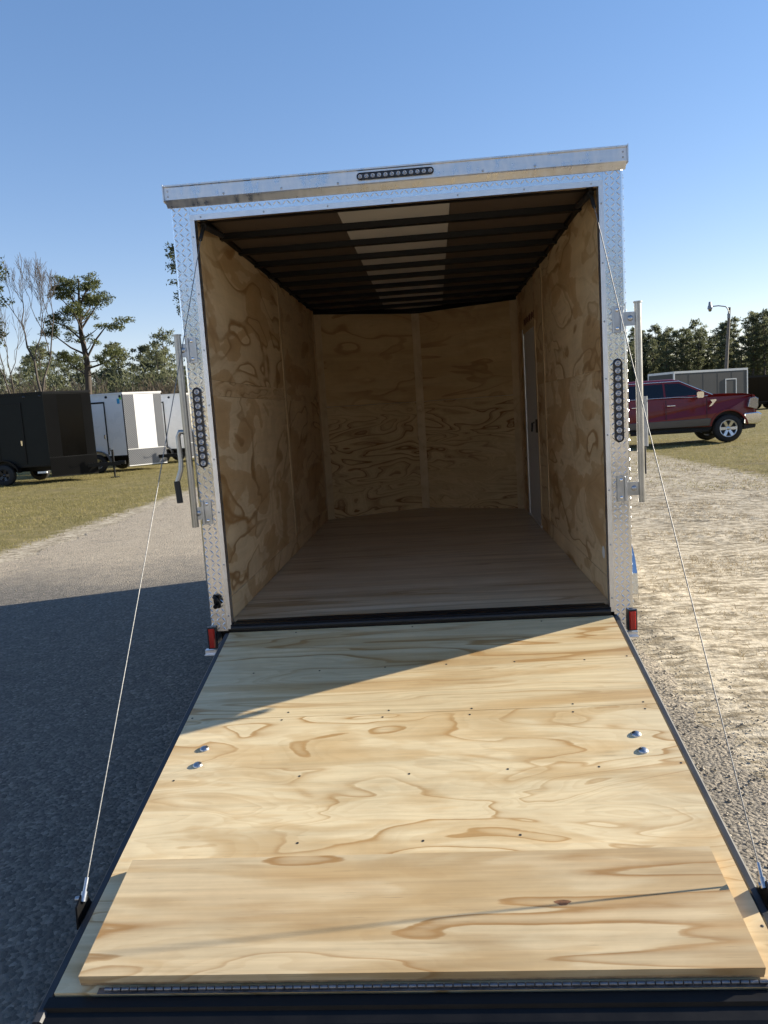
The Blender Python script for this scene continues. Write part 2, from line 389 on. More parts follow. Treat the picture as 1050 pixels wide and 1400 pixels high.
# ------------------------------------------------------------------ ground and road
GX = [-700, -60, -25, -14, -9, -5.2]+[-5.0+i for i in range(0)]+[1.2, 3, 6, 9, 14, 25, 60, 700]
GY = [-700, -60, -20, -8, -4, 0, 4, 8, 12, 18, 26, 40, 80, 160, 700]
gv = [(x, y, 0.0) for y in GY for x in GX]; nx = len(GX)
gf = [(j*nx+i, j*nx+i+1, (j+1)*nx+i+1, (j+1)*nx+i) for j in range(len(GY)-1) for i in range(nx-1)]
np_mesh('ground', gv, gf, M['soil'], 'structure')
# road strip with ragged edges
ys = np.arange(-40, 70.01, .08)
lx = -5.05-.03*ys+.25*(fbm(ys, ys*0+3, .9)-.5)*2+.10*(fbm(ys, ys*0+8, 6.)-.5)*2
rx = 1.36-.02*ys+.22*(fbm(ys, ys*0+31, .9)-.5)*2+.10*(fbm(ys, ys*0+44, 6.)-.5)*2
V = np.zeros((len(ys)*2, 3)); V[0::2, 0] = lx; V[1::2, 0] = rx; V[0::2, 1] = ys; V[1::2, 1] = ys; V[:, 2] = .006
i = np.arange(len(ys)-1)*2
np_mesh('road', V, np.stack([i, i+1, i+3, i+2], 1), M['asphalt'], 'structure')
# scuffed sand to the right of the road: real relief that throws the long low shadows
def relief(name, x0, x1, y0, y1, st, amp, base):
    xs = np.arange(x0, x1+1e-6, st); yy = np.arange(y0, y1+1e-6, st); X, Y = np.meshgrid(xs, yy)
    clump = np.clip((fbm(X*1.0, Y*1.6, 1.3, 3)-.42)*3.5, 0, 1)
    Z = base+amp*(fbm(X, Y*1.3, 2.2, 3)-.35)*.7+amp*(.4+clump)*(fbm(X*1.0, Y*1.5, 11., 2)-.35)*.8
    ed = np.minimum(np.minimum(X-x0, x1-X), np.minimum(Y-y0, y1-Y)); Z = -.02+(np.maximum(Z, .002)+.02)*np.clip(ed/.4, 0, 1)
    k = len(xs); V = np.stack([X.ravel(), Y.ravel(), Z.ravel()], 1)
    a = (np.arange(len(yy)-1)[:, None]*k+np.arange(k-1)[None, :]).ravel()
    o = np_mesh(name, V, np.stack([a, a+1, a+k+1, a+k], 1), M['soil'], 'structure'); o.data.polygons.foreach_set('use_smooth', [True]*len(a)); return o
relief('sandy_verge', 1.15, 9.0, -2.2, 13.5, .030, .032, .0)

# ------------------------------------------------------------------ the cargo trailer
T = thing('cargo_trailer', 'open enclosed cargo trailer with plywood interior and lowered plywood ramp', 'trailer', (0, 0, 0))
FL = (0, 0, FZ)                                   # parts are measured from the floor
HI = .99; HO = 1.08; L = 3.87; NOSE = .54; CZ = 2.075
def P(mb, name, mat, **kw): return mb.build(name, mat, T, FL, **kw)
# floor boards
ed = [.055, 1.22, 2.44, 3.66]
for a, b in zip(ed[:-1], ed[1:]): P(MB().box(-HI, HI, a+.0012, b-.0012, -.019, 0, ), 'floor_board', M['ply_floor'])
P(MB().prism([(-HI, 3.6615), (HI, 3.6615), (HI, L), (0, L+NOSE), (-HI, L)], 'z', -.019, 0), 'floor_board', M['ply_floor'])
# side walls: lower and upper sheets, split at the batten
for s in (-1, 1):
    a, b = sorted((s*HI, s*(HI+.012)))
    segs = [(.045, 2.12), (2.122, L)]
    if s > 0: segs = [(.045, 2.17), (2.172, 2.60)]
    for y0, y1 in segs:
        P(MB().box(a, b, y0, y1, 0.0, 1.1793), 'wall_panel', M['ply_wall'])
        zt = 1.1805
        if s < 0 and y0 < 1:
            P(MB().box(a, b, y0, y1, 1.1805, 1.2620), 'wall_panel', M['ply_strip']); zt = 1.2632
        P(MB().box(a, b, y0, y1, zt, CZ), 'wall_panel', M['ply_wall'])
    if s > 0:
        P(MB().box(a, b, 2.602, 3.47, 1.70, CZ), 'wall_panel', M['ply_wall'])
        P(MB().box(a, b, 3.472, L, 0., CZ), 'wall_panel', M['ply_wall'])
    yb = 2.12 if s < 0 else 2.17
    a, b = sorted((s*HI, s*(HI-.006)))
    P(MB().box(a, b, yb-.03, yb+.03, .125, CZ-.01, .002), 'batten', M['batten'])
    P(MB().box(a, b, L-.07, L-.004, .0, CZ-.01, .002), 'batten', M['batten'])
    P(MB().box(a, b, .05, 2.58 if s > 0 else L-.07, .001, .122, .002), 'kick_board', M['ply_wall'])
# V shaped front wall
nl = math.hypot(HI, NOSE); ang = math.atan2(NOSE, HI)
for s in (-1, 1):
    loc = (0, L+NOSE, FZ); rot = (0, 0, -s*ang)
    xs = (0.002, nl) if s > 0 else (-nl, -.002)
    for z0, z1, mt in ((0., 1.125, 'ply_back_low'), (1.128, CZ, 'ply_back_up')):
        MB().box(xs[0], xs[1], 0, .012, z0, z1).build('front_wall_panel', M[mt], T, loc, rot)
    x0, x1 = (nl-.075, nl-.002) if s > 0 else (-nl+.002, -nl+.075)
    MB().box(x0, x1, -.006, 0, 0, CZ, .002).build('batten', M['batten'], T, loc, rot)
P(MB().box(-.04, .04, L+NOSE-.030, L+NOSE-.024, 0, CZ, .002), 'batten', M['batten'])
# ceiling
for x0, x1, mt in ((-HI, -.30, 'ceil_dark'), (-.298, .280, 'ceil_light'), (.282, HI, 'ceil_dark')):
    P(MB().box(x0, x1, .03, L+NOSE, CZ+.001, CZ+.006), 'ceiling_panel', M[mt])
for k in range(10):
    y = .155+k*.418
    xm = HI if y < L else max(.1, HI*(L+NOSE-y)/NOSE)
    P(MB().prism([(y-.036, CZ), (y-.024, CZ-.030), (y+.024, CZ-.030), (y+.036, CZ)], 'x', -xm, xm), 'roof_rib', M['rib'])
for s in (-1, 1): P(MB().box(min(s*HI, s*(HI-.025)), max(s*HI, s*(HI-.025)), .05, L, CZ-.02, CZ-.001), 'ceiling_edge', M['rib'])
P(MB().prism([(y_, z_) for y_, z_ in ((4.335-.045, CZ), (4.335-.03, CZ-.034), (4.335+.03, CZ-.034), (4.335+.045, CZ))], 'x', -.13, .13), 'roof_rib', M['rib'])
for s in (-1, 1): MB().box(0. if s > 0 else -nl, nl if s > 0 else 0., -.045, -.0065, CZ-.045, CZ-.001).build('ceiling_edge', M['rib'], T, (0, L+NOSE, FZ), (0, 0, -s*ang))
# outer skin and roof
sk = MB()
for s in (-1, 1):
    a, b = sorted((s*(HO-.012), s*HO)); sk.box(a, b, .03, L+.02, -.12, 2.14)
    sk.prism([(s*HO, L+.02), (0, L+NOSE+.12), (0, L+NOSE+.106), (s*(HO-.012), L+.02)], 'z', -.12, 2.14)
P(sk, 'body_skin', M['white_skin'])
P(MB().prism([(-HO, .0), (HO, .0), (HO, L+.02), (0, L+NOSE+.12), (-HO, L+.02)], 'z', 2.141, 2.165), 'roof', M['white_skin'])
P(MB().box(-1.04, 1.04, .06, L, -.11, -.022), 'chassis', M['black_steel'])
# rear frame: tread-plate corner posts, header and cap
def lozenges(x0, x1, z0, z1, y, pitch=.0235, ln=.0148, wd=.0034, h=.0017, axis='y'):
    m = MB(); nx_ = max(1, int((x1-x0)/pitch)); nz = int((z1-z0)/pitch)
    for i in range(nx_):
        for j in range(nz):
            cx = x0+(i+.5)*(x1-x0)/nx_; cz = z0+(j+.5)*(z1-z0)/nz
            d = 1 if (i+j) % 2 else -1; a = d*math.pi/4
            ux, uz = math.cos(a), math.sin(a); px, pz = -uz, ux
            pt = [(cx+ux*ln, cz+uz*ln), (cx+px*wd, cz+pz*wd), (cx-ux*ln, cz-uz*ln), (cx-px*wd, cz-pz*wd)]
            tp = [(cx+ux*ln*.55, cz+uz*ln*.55), (cx-ux*ln*.55, cz-uz*ln*.55)]
            pt = [(min(max(p, x0), x1), q) for p, q in pt]
            mk = (lambda p, yy: (p[0], yy, p[1])) if axis == 'y' else (lambda p, yy: (yy, p[0], p[1]))
            sg = -1 if axis == 'y' else 1
            v = [mk(p, y) for p in pt]+[mk(p, y+sg*h) for p in tp]
            m.add(v, [(0, 1, 4), (1, 2, 5, 4), (2, 3, 5), (3, 0, 4, 5)])
    return m
for s in (-1, 1):
    xs = sorted((s*.984, s*HO)); c = .012
    x0, x1 = xs
    if s > 0: poly = [(x0, 0), (x1-c, 0), (x1-c*.3, c*.3), (x1, c), (x1, .06), (x0, .06)]
    else: poly = [(x0+c, 0), (x1, 0), (x1, .06), (x0, .06), (x0, c), (x0+c*.3, c*.3)]
    po = P(MB().prism(poly, 'z', -.125 if s > 0 else -.03, 2.09), 'corner_post', M['alu'])
    lozenges(x0+.004, x1-.012 if s > 0 else x1-.004, -.12 if s > 0 else -.026, 2.085, 0.).build('tread_bars', M['alu_bar'], po, kind='stuff')
    # the bars also wrap round the corner
    m = lozenges(.004, .056, -.1, 2.08, s*HO, axis='x') if s > 0 else None
    if m: m.build('tread_bars', M['alu_bar'], po, kind='stuff')
    xi = sorted((s*.963, s*.985))
    P(MB().prism([(xi[0], -.0045), (xi[1], -.0045), (xi[1], 0.0), (xi[0], 0.)], 'z', -.02, 2.024), 'door_trim', M['alu_brushed'])
    xj = sorted((s*.963, s*.966)); P(MB().box(xj[0], xj[1], .0005, .045, -.018, 2.024), 'door_trim', M['alu_brushed'])
    xk = sorted((s*.9665, s*HI)); P(MB().box(xk[0], xk[1], .036, .046, 0, 2.04), 'door_seal', M['rubber'])
h = P(MB().box(-.9835, .9835, 0.001, .055, 2.026, 2.09), 'header', M['alu'])
lozenges(-.98, .98, 2.046, 2.088, .001).build('tread_bars', M['alu_bar'], h, kind='stuff')
P(MB().box(-.985, .985, -.006, .0006, 2.018, 2.044), 'header_trim', M['alu_brushed'])
P(MB().prism([(-.030, 2.108), (-.038, 2.112), (-.038, 2.168), (-.044, 2.172), (-.044, 2.179), (.12, 2.179), (.12, 2.166), (-.0005, 2.166), (-.0005, 2.083), (-.004, 2.083)], 'x', -1.088, 1.088), 'header_cap', M['cap'])
P(MB().box(-1.093, -1.0885, -.05, .12, 2.10, 2.183, .002), 'cap_end', M['alu_brushed']); P(MB().box(1.0885, 1.093, -.05, .12, 2.10, 2.183, .002), 'cap_end', M['alu_brushed'])
# screws along the trims
sc = MB()
def screw(x, y, z, ax=(0, -1, 0), r=.0048): sc.lathe([(r, 0), (r*.9, .0016), (r*.45, .003), (0.0002, .0033)], (x, y, z), ax, 8)
for s in (-1, 1):
    for z in np.arange(.05, 2.0, .27): screw(s*.974, -.0045, float(z))
for x in np.arange(-.93, .95, .31): screw(float(x), -.006, 2.031)
for x in (-1.07, 1.07):
    for z in (2.128, 2.152): screw(x, -.038, z)
for x in (-.8, -.52, .43, .67, -.25): screw(x, -.038, 2.122, r=.006)
P(sc, 'screws', M['zinc'], kind='stuff')

def lamp_strip(cx, cz, horiz, n, half, w):
    """oval lamp with n round lenses"""
    m = MB(); pts = []
    for k in range(9):
        a = math.pi/2-math.pi*k/8; pts.append((half+math.cos(a)*w, math.sin(a)*w))
    for k in range(9):
        a = -math.pi/2-math.pi*k/8; pts.append((-half+math.cos(a)*w, math.sin(a)*w))
    def pl(p, y, g=1.): 
        a, b = p[0]*(1 if g == 1 else (half+w*g)/(half+w)), p[1]*g
        return (cx+a, y, cz+b) if horiz else (cx-b, y, cz+a)
    y0 = -.038 if horiz else -.0006
    n_ = len(pts)
    rings = [[pl(p, y0, 1.) for p in pts], [pl(p, y0-.008, 1.) for p in pts], [pl(p, y0-.010, .90) for p in pts], [pl(p, y0-.006, .78) for p in pts]]
    v = sum(rings, []); f = [(r*n_+i, r*n_+(i+1) % n_, (r+1)*n_+(i+1) % n_, (r+1)*n_+i) for r in range(3) for i in range(n_)]
    f.append(tuple(range(3*n_, 4*n_))); m.add(v, f)
    hs = P(m, 'marker_lamp' if horiz else 'tail_lamp', M['bezel'])
    first = None
    for k in range(n):
        t = -half+2*half*k/(n-1)
        o = (cx+t, y0-.0062, cz) if horiz else (cx, y0-.0062, cz+t)
        if first is None:
            q = w*.66
            l = MB().lathe([(q, 0), (q*.96, .003), (q*.70, .0035), (q*.55, .0016), (q*.32, .0016), (q*.30, .004), (.0003, .0052)], (0, 0, 0), (0, -1, 0), 12)
            first = l.build('lens', M['clear_lens'], hs, o)
        else: dup_child(first, hs, o)
lamp_strip(.022, 2.142, True, 12, .165, .0165)
for s in (-1, 1): lamp_strip(s*1.03, 1.022, False, 11, .178, .0225)
# red clearance lamps on their brackets
for s in (-1, 1):
    x = s*1.068; zt = -.010 if s > 0 else -.002
    br = P(MB().box(x-.045, x+.026, -.012, .02, -.150, -.125, .002).box(x-.045, x+.026, -.03, -.012, -.150, -.146), 'lamp_bracket', M['alu_brushed'])
    rl = P(MB().box(x-.024, x+.024, -.020, -.0026, -.118, zt, .004), 'clearance_lamp', M['bezel'])
    MB().prism([(x-.0165, -.020), (x-.012, -.028), (x+.012, -.028), (x+.0165, -.020)], 'z', -.110, zt-.008).build('lens', M['red_lens'], rl)
# hinge brackets, bars and handles of the ramp-door locks
def bracket(s, z, xb, yb):
    x = s*1.032
    m = MB().box(x-.021, x+.021, -.011, -.0028, z-.062, z+.062, .003)
    xa, xc = sorted((x+s*.018, xb))
    m2 = MB().tube([(x+s*.022, -.014, z-.058), (x+s*.022, -.014, z+.058)], .009, 8)
    m3 = MB()
    p0 = Vector((x+s*.022, -.016, 0)); p1 = Vector((xb, yb, 0)); d = (p1-p0).normalized(); nn = Vector((-d.y, d.x, 0))*.004
    q = [p0-nn, p1-nn, p1+nn, p0+nn]
    m3.prism([(p.x, p.y) for p in q], 'z', z-.034, z+.030)
    mid = (p0+p1)/2; m3.lathe([(.014, .004), (.013, .009), (.006, .011), (.0004, .0115)], (mid.x, mid.y, z), (0, -1, 0), 10)
    b = P(m, 'lock_bracket', M['zinc']); m2.build('hinge_barrel', M['zinc'], b); m3.build('hinge_arm', M['zinc'], b)
    for dz in (-.043, .043): MB().lathe([(.009, .0), (.0085, .004), (.004, .006), (.0004, .0063)], (x, -.011, z+dz), (0, -1, 0), 10).build('bolt', M['chrome'], b)
for s, xb, yb in ((-1, -1.092, -.035), (1, 1.128, -.012)):
    bracket(s, 1.405, xb, yb); bracket(s, .595, xb, yb)
    P(MB().tube([(xb, yb, .525), (xb, yb, 1.475)], .0165, 12).tube([(xb, yb, 1.475), (xb, yb, 1.482)], .021, 12), 'lock_bar', M['zinc_bar'])
hl = P(MB().tube([(-1.094, -.03, 1.005), (-1.128, -.03, 1.008), (-1.138, -.032, .985), (-1.135, -.035, .86), (-1.137, -.04, .82), (-1.158, -.05, .76), (-1.160, -.05, .70)], .0125, 10), 'lock_handle', M['zinc_bar'])
MB().tube([(-1.160, -.05, .765), (-1.154, -.05, .655)], .0155, 10).build('grip', M['rubber'], hl)
hr = P(MB().box(1.140, 1.168, -.004, .012, .795, 1.035, .004).tube([(1.155, -.005, 1.012), (1.155, -.012, 1.012)], .011, 10), 'lock_handle', M['zinc'])
MB().box(1.141, 1.158, .0, .014, .66, .79, .003).build('grip', M['rubber'], hr)
# door catch on the left post
ct = P(MB().box(-1.045, -1.012, -.012, -.0026, .095, .165, .003), 'door_catch', M['black_steel'])
MB().tube([(-1.034, -.012, .150), (-1.034, -.034, .158), (-1.022, -.040, .150), (-1.012, -.034, .128), (-1.012, -.016, .120)], .008, 8).tube([(-1.030, -.012, .112), (-1.030, -.036, .108)], .012, 8).build('catch_hook', M['black_steel'], ct)
# sill
P(MB().box(-.966, .966, -.012, .054, -.045, .004, .003), 'sill', M['black_steel'])
P(MB().tube([(-.962, -.020, -.012), (.962, -.020, -.012)], .010, 8), 'sill_seal', M['rubber'])
P(MB().box(-.95, .95, .040, .075, .0045, .0075), 'sill_strip', M['black_steel'])
# side door seen from inside
dr = P(MB().box(HI-.002, HI+.020, 2.645, 3.405, .02, 1.655), 'side_door', M['door_white'])
MB().box(HI-.009, HI+.02, 3.405, 3.47, 0.0, 1.70, .002).build('door_frame', M['alu_brushed'], dr)
MB().box(HI-.006, HI+.02, 2.602, 2.645, 0.0, 1.70, .002).build('door_frame', M['batten'], dr)
MB().box(HI-.006, HI+.02, 2.646, 3.404, 1.656, 1.70, .002).build('door_frame', M['batten'], dr)
MB().box(HI-.014, HI+.02, 2.60, 3.47, .0005, .019, .002).build('door_sill', M['alu_brushed'], dr)
MB().box(HI-.012, HI-.003, 2.665, 2.735, .79, .90, .003).tube([(HI-.02, 2.70, .875), (HI-.042, 2.70, .87), (HI-.046, 2.70, .80)], .008, 8).build('door_handle', M['black_steel'], dr)
# printed stamp above the door: rows of short strokes too worn to read
st = MB()
for k in range(13):
    y = 2.66+k*.055; st.box(HI-.0012, HI-.0004, y, y+.03+.012*((k*5) % 3), 1.72+.012*((k*7) % 2), 1.785-.01*((k*3) % 2))
P(st, 'ink_stamp', M['ink'], kind='stuff')
# white filler spot at the lower right
P(MB().lathe([(.0004, .0012), (.03, .001), (.034, 0)], (HI, .245, .235), (-1, 0, 0), 12), 'filler_spot', M['white_trim'])
# fenders and wheels
def wheel(parent, c, r=.34, w=.20, side=1, rim_r=.20, spokes=5, name='wheel', rim=None):
    t = MB().lathe([(rim_r, -w/2), (r*.86, -w/2), (r*.97, -w*.38), (r, -w*.2), (r, w*.2), (r*.97, w*.38), (r*.86, w/2), (rim_r, w/2)], (0, 0, 0), (1, 0, 0), 28)
    o = t.build(name, M['tyre'], parent, c)
    m = MB().lathe([(rim_r, -w/2), (rim_r*.97, w*.42), (rim_r*.86, w*.40), (rim_r*.84, w*.18)], (0, 0, 0), (side, 0, 0), 28)
    for k in range(spokes):
        a = 2*math.pi*k/spokes; ca, sa = math.cos(a), math.sin(a)
        def q(rad, off, x): return (side*x, ca*rad-sa*off, sa*rad+ca*off)
        m.add([q(.03, -.035, w*.30), q(.03, .035, w*.30), q(rim_r*.9, .045, w*.44), q(rim_r*.9, -.045, w*.44), q(.03, -.045, w*.17), q(.03, .045, w*.17), q(rim_r*.9, .055, w*.17), q(rim_r*.9, -.055, w*.17)],
              [(0, 1, 2, 3), (0, 3, 7, 4), (1, 5, 6, 2), (3, 2, 6, 7)])
    m.lathe([(.055, w*.18), (.055, w*.36), (.001, w*.38)], (0, 0, 0), (side, 0, 0), 14)
    m.build('rim', rim or M['zinc'], o)
    MB().lathe([(rim_r*.84, w*.12), (.001, w*.12)], (0, 0, 0), (side, 0, 0), 20).build('rim_dark_backing', M['rubber'], o)  # black backing disc, its colour makes the gaps between the spokes dark
    return o
for s in (-1, 1):
    wheel(T, (s*1.20, 1.58, .33), .33, .20, s)
    pf = []
    for k in range(15):
        a = math.pi*k/14; pf.append((1.58-.62*math.cos(a), .36+.42*math.sin(a)**.8-FZ))
    m = MB()
    for (y0, z0), (y1, z1) in zip(pf[:-1], pf[1:]):
        xa, xb = s*(HO+.001), s*1.345
        for dz, flip in ((0, False), (-.004, True)):
            q = [(xa, y0, z0+dz), (xb, y0, z0+dz-.02), (xb, y1, z1+dz-.02), (xa, y1, z1+dz)]
            m.add(q, [(3, 2, 1, 0)] if flip else [(0, 1, 2, 3)], True)
    n_ = len(pf); m.add([(s*1.345, y, z-.02) for y, z in pf]+[(s*1.345, y, z-.09) for y, z in pf], [(i, i+1, n_+i+1, n_+i) for i in range(n_-1)])
    P(m, 'fender', M['alu'])

# ------------------------------------------------------------------ the ramp
SL = R(12.27)
RP = thing('ramp_door', '', '')
del RP['label'], RP['category']
fr = MB()
EW = .972                                       # half width of the plywood
# perimeter tubes
fr.box(-EW-.030, -EW-.001, -2.11, -.012, -.045, -.008, .006)
fr.box(EW+.001, EW+.034, -2.11, -.012, -.045, -.006, .008)
fr.box(-EW, EW, -2.10, -.02, -.045, -.020)
bpy.data.objects.remove(RP)
RP = fr.build('ramp_door', M['tube_grey'], T, (0, 0, FZ-.03), (SL, 0, 0))
def RB(mb, name, mat, **kw): return mb.build(name, mat, RP, **kw)
RB(MB().box(-EW, EW, -.788, -.022, -.018, 0), 'ramp_board', M['ply_rip'])
RB(MB().box(-EW, EW, -2.035, -.7905, -.018, 0), 'ramp_board', M['ply_ramp'])
RB(MB().prism([(-2.042, -.045), (-2.042, -.006), (-2.075, -.004), (-2.080, -.014), (-2.115, -.016), (-2.135, -.026), (-2.150, -.042), (-2.150, -.05), (-2.1105, -.05)], 'x', -EW-.012, EW+.012), 'ramp_lip', M['black_steel'])
# piano hinge between the ramp and the folded flap
hg = MB()
for k in range(74):
    x = -.83+k*.0235; hg.tube([(x, -2.030, .006), (x+.020, -2.030, .006)], .0058, 8)
hg.box(-.85, .92, -2.040, -2.022, .0005, .0022)
RB(hg, 'piano_hinge', M['hinge'])
fb = RB(MB().box(-.905, .905, -2.015, -1.600, .012, .036), 'ramp_flap', M['ply_flap'])
MB().box(-.904, .904, -2.0146, -1.601, .003, .0115).build('flap_edge', M['ply_edge'], fb)
# carriage bolts
bo = None
for s in (-1, 1):
    for y in (-.985, -1.085):
        if bo is None: bo = RB(MB().lathe([(.019, 0), (.0185, .003), (.014, .007), (.007, .0095), (.0005, .0102)], (0, 0, 0), (0, 0, 1), 16), 'carriage_bolt', M['zinc']); bo.location = (s*.842, y, 0)
        else: dup_child(bo, RP, (s*.842, y, 0))
sw = MB()
for y, xs in ((-.42, (-.75, -.46, -.15, .16, .47, .78, .95)), (-.765, (-.93, -.55, -.12, .2, .62, .945)), (-.815, (-.55, -.12, .21, .63, .945)), (-1.17, (-.92, -.42, -.02, .32, .68, .955)), (-1.50, (-.4, .0, .35)), (-.05, (-.6, .0, .6)), (-1.86, (-.94, .95))):
    for x in xs: sw.lathe([(.0048, .0004), (.0038, .0010), (.0003, .0005)], (x+rng.uniform(-.03, .03), y+rng.uniform(-.012, .012), 0), (0, 0, 1), 8)
RB(sw, 'deck_screws', M['rubber'], kind='stuff')
kn = MB()
pts = [(.43+.022*math.cos(a)*(1+.3*math.sin(3*a)), -1.80+.010*math.sin(a)) for a in [2*math.pi*k/14 for k in range(14)]]
kn.add([(x, y, .0364) for x, y in pts], [tuple(range(14))]); kn.build('knot', M['knot'], fb)
# cable lugs and cables
for s in (-1, 1):
    x = s*1.012
    lug = MB().prism([(-1.705, -.03), (-1.72, .030), (-1.745, .045), (-1.785, .036), (-1.805, -.03)], 'x', x-.003, x+.003)
    lo = RB(lug, 'cable_lug', M['black_steel'])
    MB().tube([(x-.020, -1.745, .030), (x+.012, -1.745, .030)], .0075, 8).lathe([(.012, 0), (.012, .008), (.004, .009)], (x-s*.004, -1.745, .030), (-s, 0, 0), 6, False).build('eye_bolt', M['zinc'], lo)
ca, sa = math.cos(SL), math.sin(SL)
def r2f(x, y, n): return Vector((x, y*ca-n*sa, -.03+y*sa+n*ca))
for s in (-1, 1):
    b = r2f(s*1.006, -1.745, .035); t = Vector((s*.945, .032, 1.955))
    d = (t-b).normalized(); pts = []
    for k in range(13):
        u = k/12; p = b+(t-b)*u; p.z -= .018*4*u*(1-u); pts.append(p)
    cb = P(MB().tube(pts, .0021, 6), 'lift_cable', M['cable'])
    MB().tube([b, b+d*.055], .0062, 8).tube([b-d*.012, b+d*.016], .010, 8).build('cable_thimble', M['zinc'], cb)
    MB().tube([t-d*.03, t+Vector((0, .06, .06))], .010, 8).tube([t+Vector((0, .05, .055)), t+Vector((0, .4, .085))], .016, 8).build('spring', M['rubber'], cb)

# ------------------------------------------------------------------ parked enclosed trailers
def enclosed_trailer(label, corner, rz, skin, plate, trim, long=3.9, H=2.9, Wd=2.1, V=1.06, door_x=None, sticker=False, olive=False, group=None, low=.22, wheel_x=-1.15):
    """local x runs towards the nose, near wall on y=0, local origin under the near front corner"""
    t = thing('enclosed_trailer', label, 'trailer', corner, rz, group)
    b = MB().prism([(-long, 0), (0, 0), (V, Wd/2), (0, Wd), (-long, Wd)], 'z', .56, H-.04)
    b.build('body', skin, t)
    MB().prism([(-long-.02, -.02), (.01, -.02), (V+.03, Wd/2), (.01, Wd+.02), (-long-.02, Wd+.02)], 'z', H-.06, H).build('roof', trim, t)
    for sgn, y0 in ((1, 0.), (-1, Wd)):
        def q(u, z, o=.006):       # point on the nose face
            nx_, ny_ = (Wd/2, -V) if sgn > 0 else (Wd/2, V); l_ = math.hypot(nx_, ny_)
            return (V*u+nx_/l_*o, (Wd/2)*u*sgn+y0+ny_/l_*o, z)
        def slab(u0, u1, z0, z1, o=.008):
            m = MB(); m.add([q(u0, z0, .0005), q(u1, z0, .0005), q(u1, z1, .0005), q(u0, z1, .0005), q(u0, z0, o), q(u1, z0, o), q(u1, z1, o), q(u0, z1, o)],
                  [(4, 5, 6, 7) if sgn > 0 else (7, 6, 5, 4), (0, 1, 5, 4), (1, 2, 6, 5), (2, 3, 7, 6), (3, 0, 4, 7)]); return m
        if olive: slab(.28, .80, .825, H-.09, .004).build('nose_panel', M['black_skin'], t)
        slab(.0, .28, .80, H-.09).build('corner_plate', plate, t)
        slab(.80, 1., .80, H-.09).build('corner_plate', plate, t)
        slab(.0, 1., low, .80, .012).build('stone_guard', plate, t)
        slab(.0, 1., low-.03, low, .014).build('guard_trim', trim, t)
        slab(.0, 1., .80, .825, .014).build('guard_trim', trim, t)
    MB().box(-long, -.02, -.006, .0, .55, .61).box(-long, -.02, Wd, Wd+.006, .55, .61).build('skirt', M['black_steel'], t)
    MB().box(-.03, .006, -.008, 0.0, .56, H-.06).build('corner_trim', M['black_steel'] if not olive else skin, t)
    if door_x is not None:
        d = MB().box(door_x-.80, door_x, -.014, .0, .68, H-.36, .004).build('side_door', skin, t)
        fm = MB()
        fm.box(door_x, door_x+.04, -.024, -.001, .66, H-.30).box(door_x-.84, door_x-.80, -.024, -.001, .66, H-.30).box(door_x-.80, door_x, -.024, -.001, H-.36, H-.30)
        fm.build('door_frame', M['black_steel'], d)
        MB().box(door_x-.09, door_x-.04, -.035, -.0145, 1.25, 1.40, .004).build('door_handle', M['chrome'], d)
    # wheels and fenders
    for y, s in ((-.04, -1), (Wd+.04, 1)):
        w = wheel(t, (wheel_x, y, .34), .34, .20, 1, rim=M['bezel'] if olive else None); w.rotation_euler = (0, 0, s*R(90))
        pf = [(wheel_x+.50*math.cos(a), .40+.42*math.sin(a)) for a in [math.pi*k/12 for k in range(13)]]
        m = MB(); ya, yb = sorted((y-.12, y+.12))
        pi_ = [(wheel_x+.47*math.cos(a), .40+.39*math.sin(a)) for a in [math.pi*k/12 for k in range(12, -1, -1)]]
        m.prism(pf+pi_, 'y', ya, yb); m.build('fender', plate if not olive else M['black_steel'], t)
    # tongue, coupler, jack
    tg = MB(); 
    tg.box(-long, .1, .45, .53, .40, .54).box(-long, .1, Wd-.53, Wd-.45, .40, .54)
    for y0, sg in ((Wd/2-.22, 1), (Wd/2+.22, -1)):
        tg.add([(.72, y0-.04, .40), (.72, y0+.04, .40), (V+.75, Wd/2+.03*sg, .40), (V+.75, Wd/2-.05*sg, .40), (.72, y0-.04, .52), (.72, y0+.04, .52), (V+.75, Wd/2+.03*sg, .52), (V+.75, Wd/2-.05*sg, .52)],
               [(3, 2, 1, 0), (4, 5, 6, 7), (0, 1, 5, 4), (2, 3, 7, 6), (1, 2, 6, 5), (0, 4, 7, 3)])
    tg.box(V+.70, V+.95, Wd/2-.05, Wd/2+.05, .42, .54, .015)
    tg.build('tongue', M['black_steel'], t)
    jk = MB().tube([(V+.55, Wd/2, .03), (V+.55, Wd/2, .36)], .03, 8).tube([(V+.55, Wd/2, .30), (V+.55, Wd/2, .92)], .04, 8).box(V+.43, V+.67, Wd/2-.10, Wd/2+.10, .0, .03)
    jk.tube([(V+.55, Wd/2, .86), (V+.55, Wd/2-.16, .90), (V+.55, Wd/2-.17, .98)], .012, 6)
    jk.build('jack', M['black_steel'], t)
    for x in (-.10, -.62): MB().lathe([(.05, 0), (.045, .02), (.001, .028)], (x, -.001, H-.14), (0, -1, 0), 12).build('marker_lamp', M['bezel'], t)
    if sticker:
        MB().box(-.14, -.05, -.006, -.0005, H-.26, H-.10).build('sticker', M['sticker_green'], t)
        MB().box(-.22, -.12, -.008, -.0065, H-.40, H-.22).build('sticker', M['sticker_blue'], t)
    return t
t1 = enclosed_trailer('black enclosed trailer with dark side door, leftmost of the parked row', (-12.1, 20.0, 0), 0, M['olive_skin'], M['plate_black_far'], M['black_steel'], door_x=-.78, olive=True, wheel_x=-1.5)
MB().box(-.40, -.10, -.10, .0, .34, .40).build('step', M['white_trim'], t1)
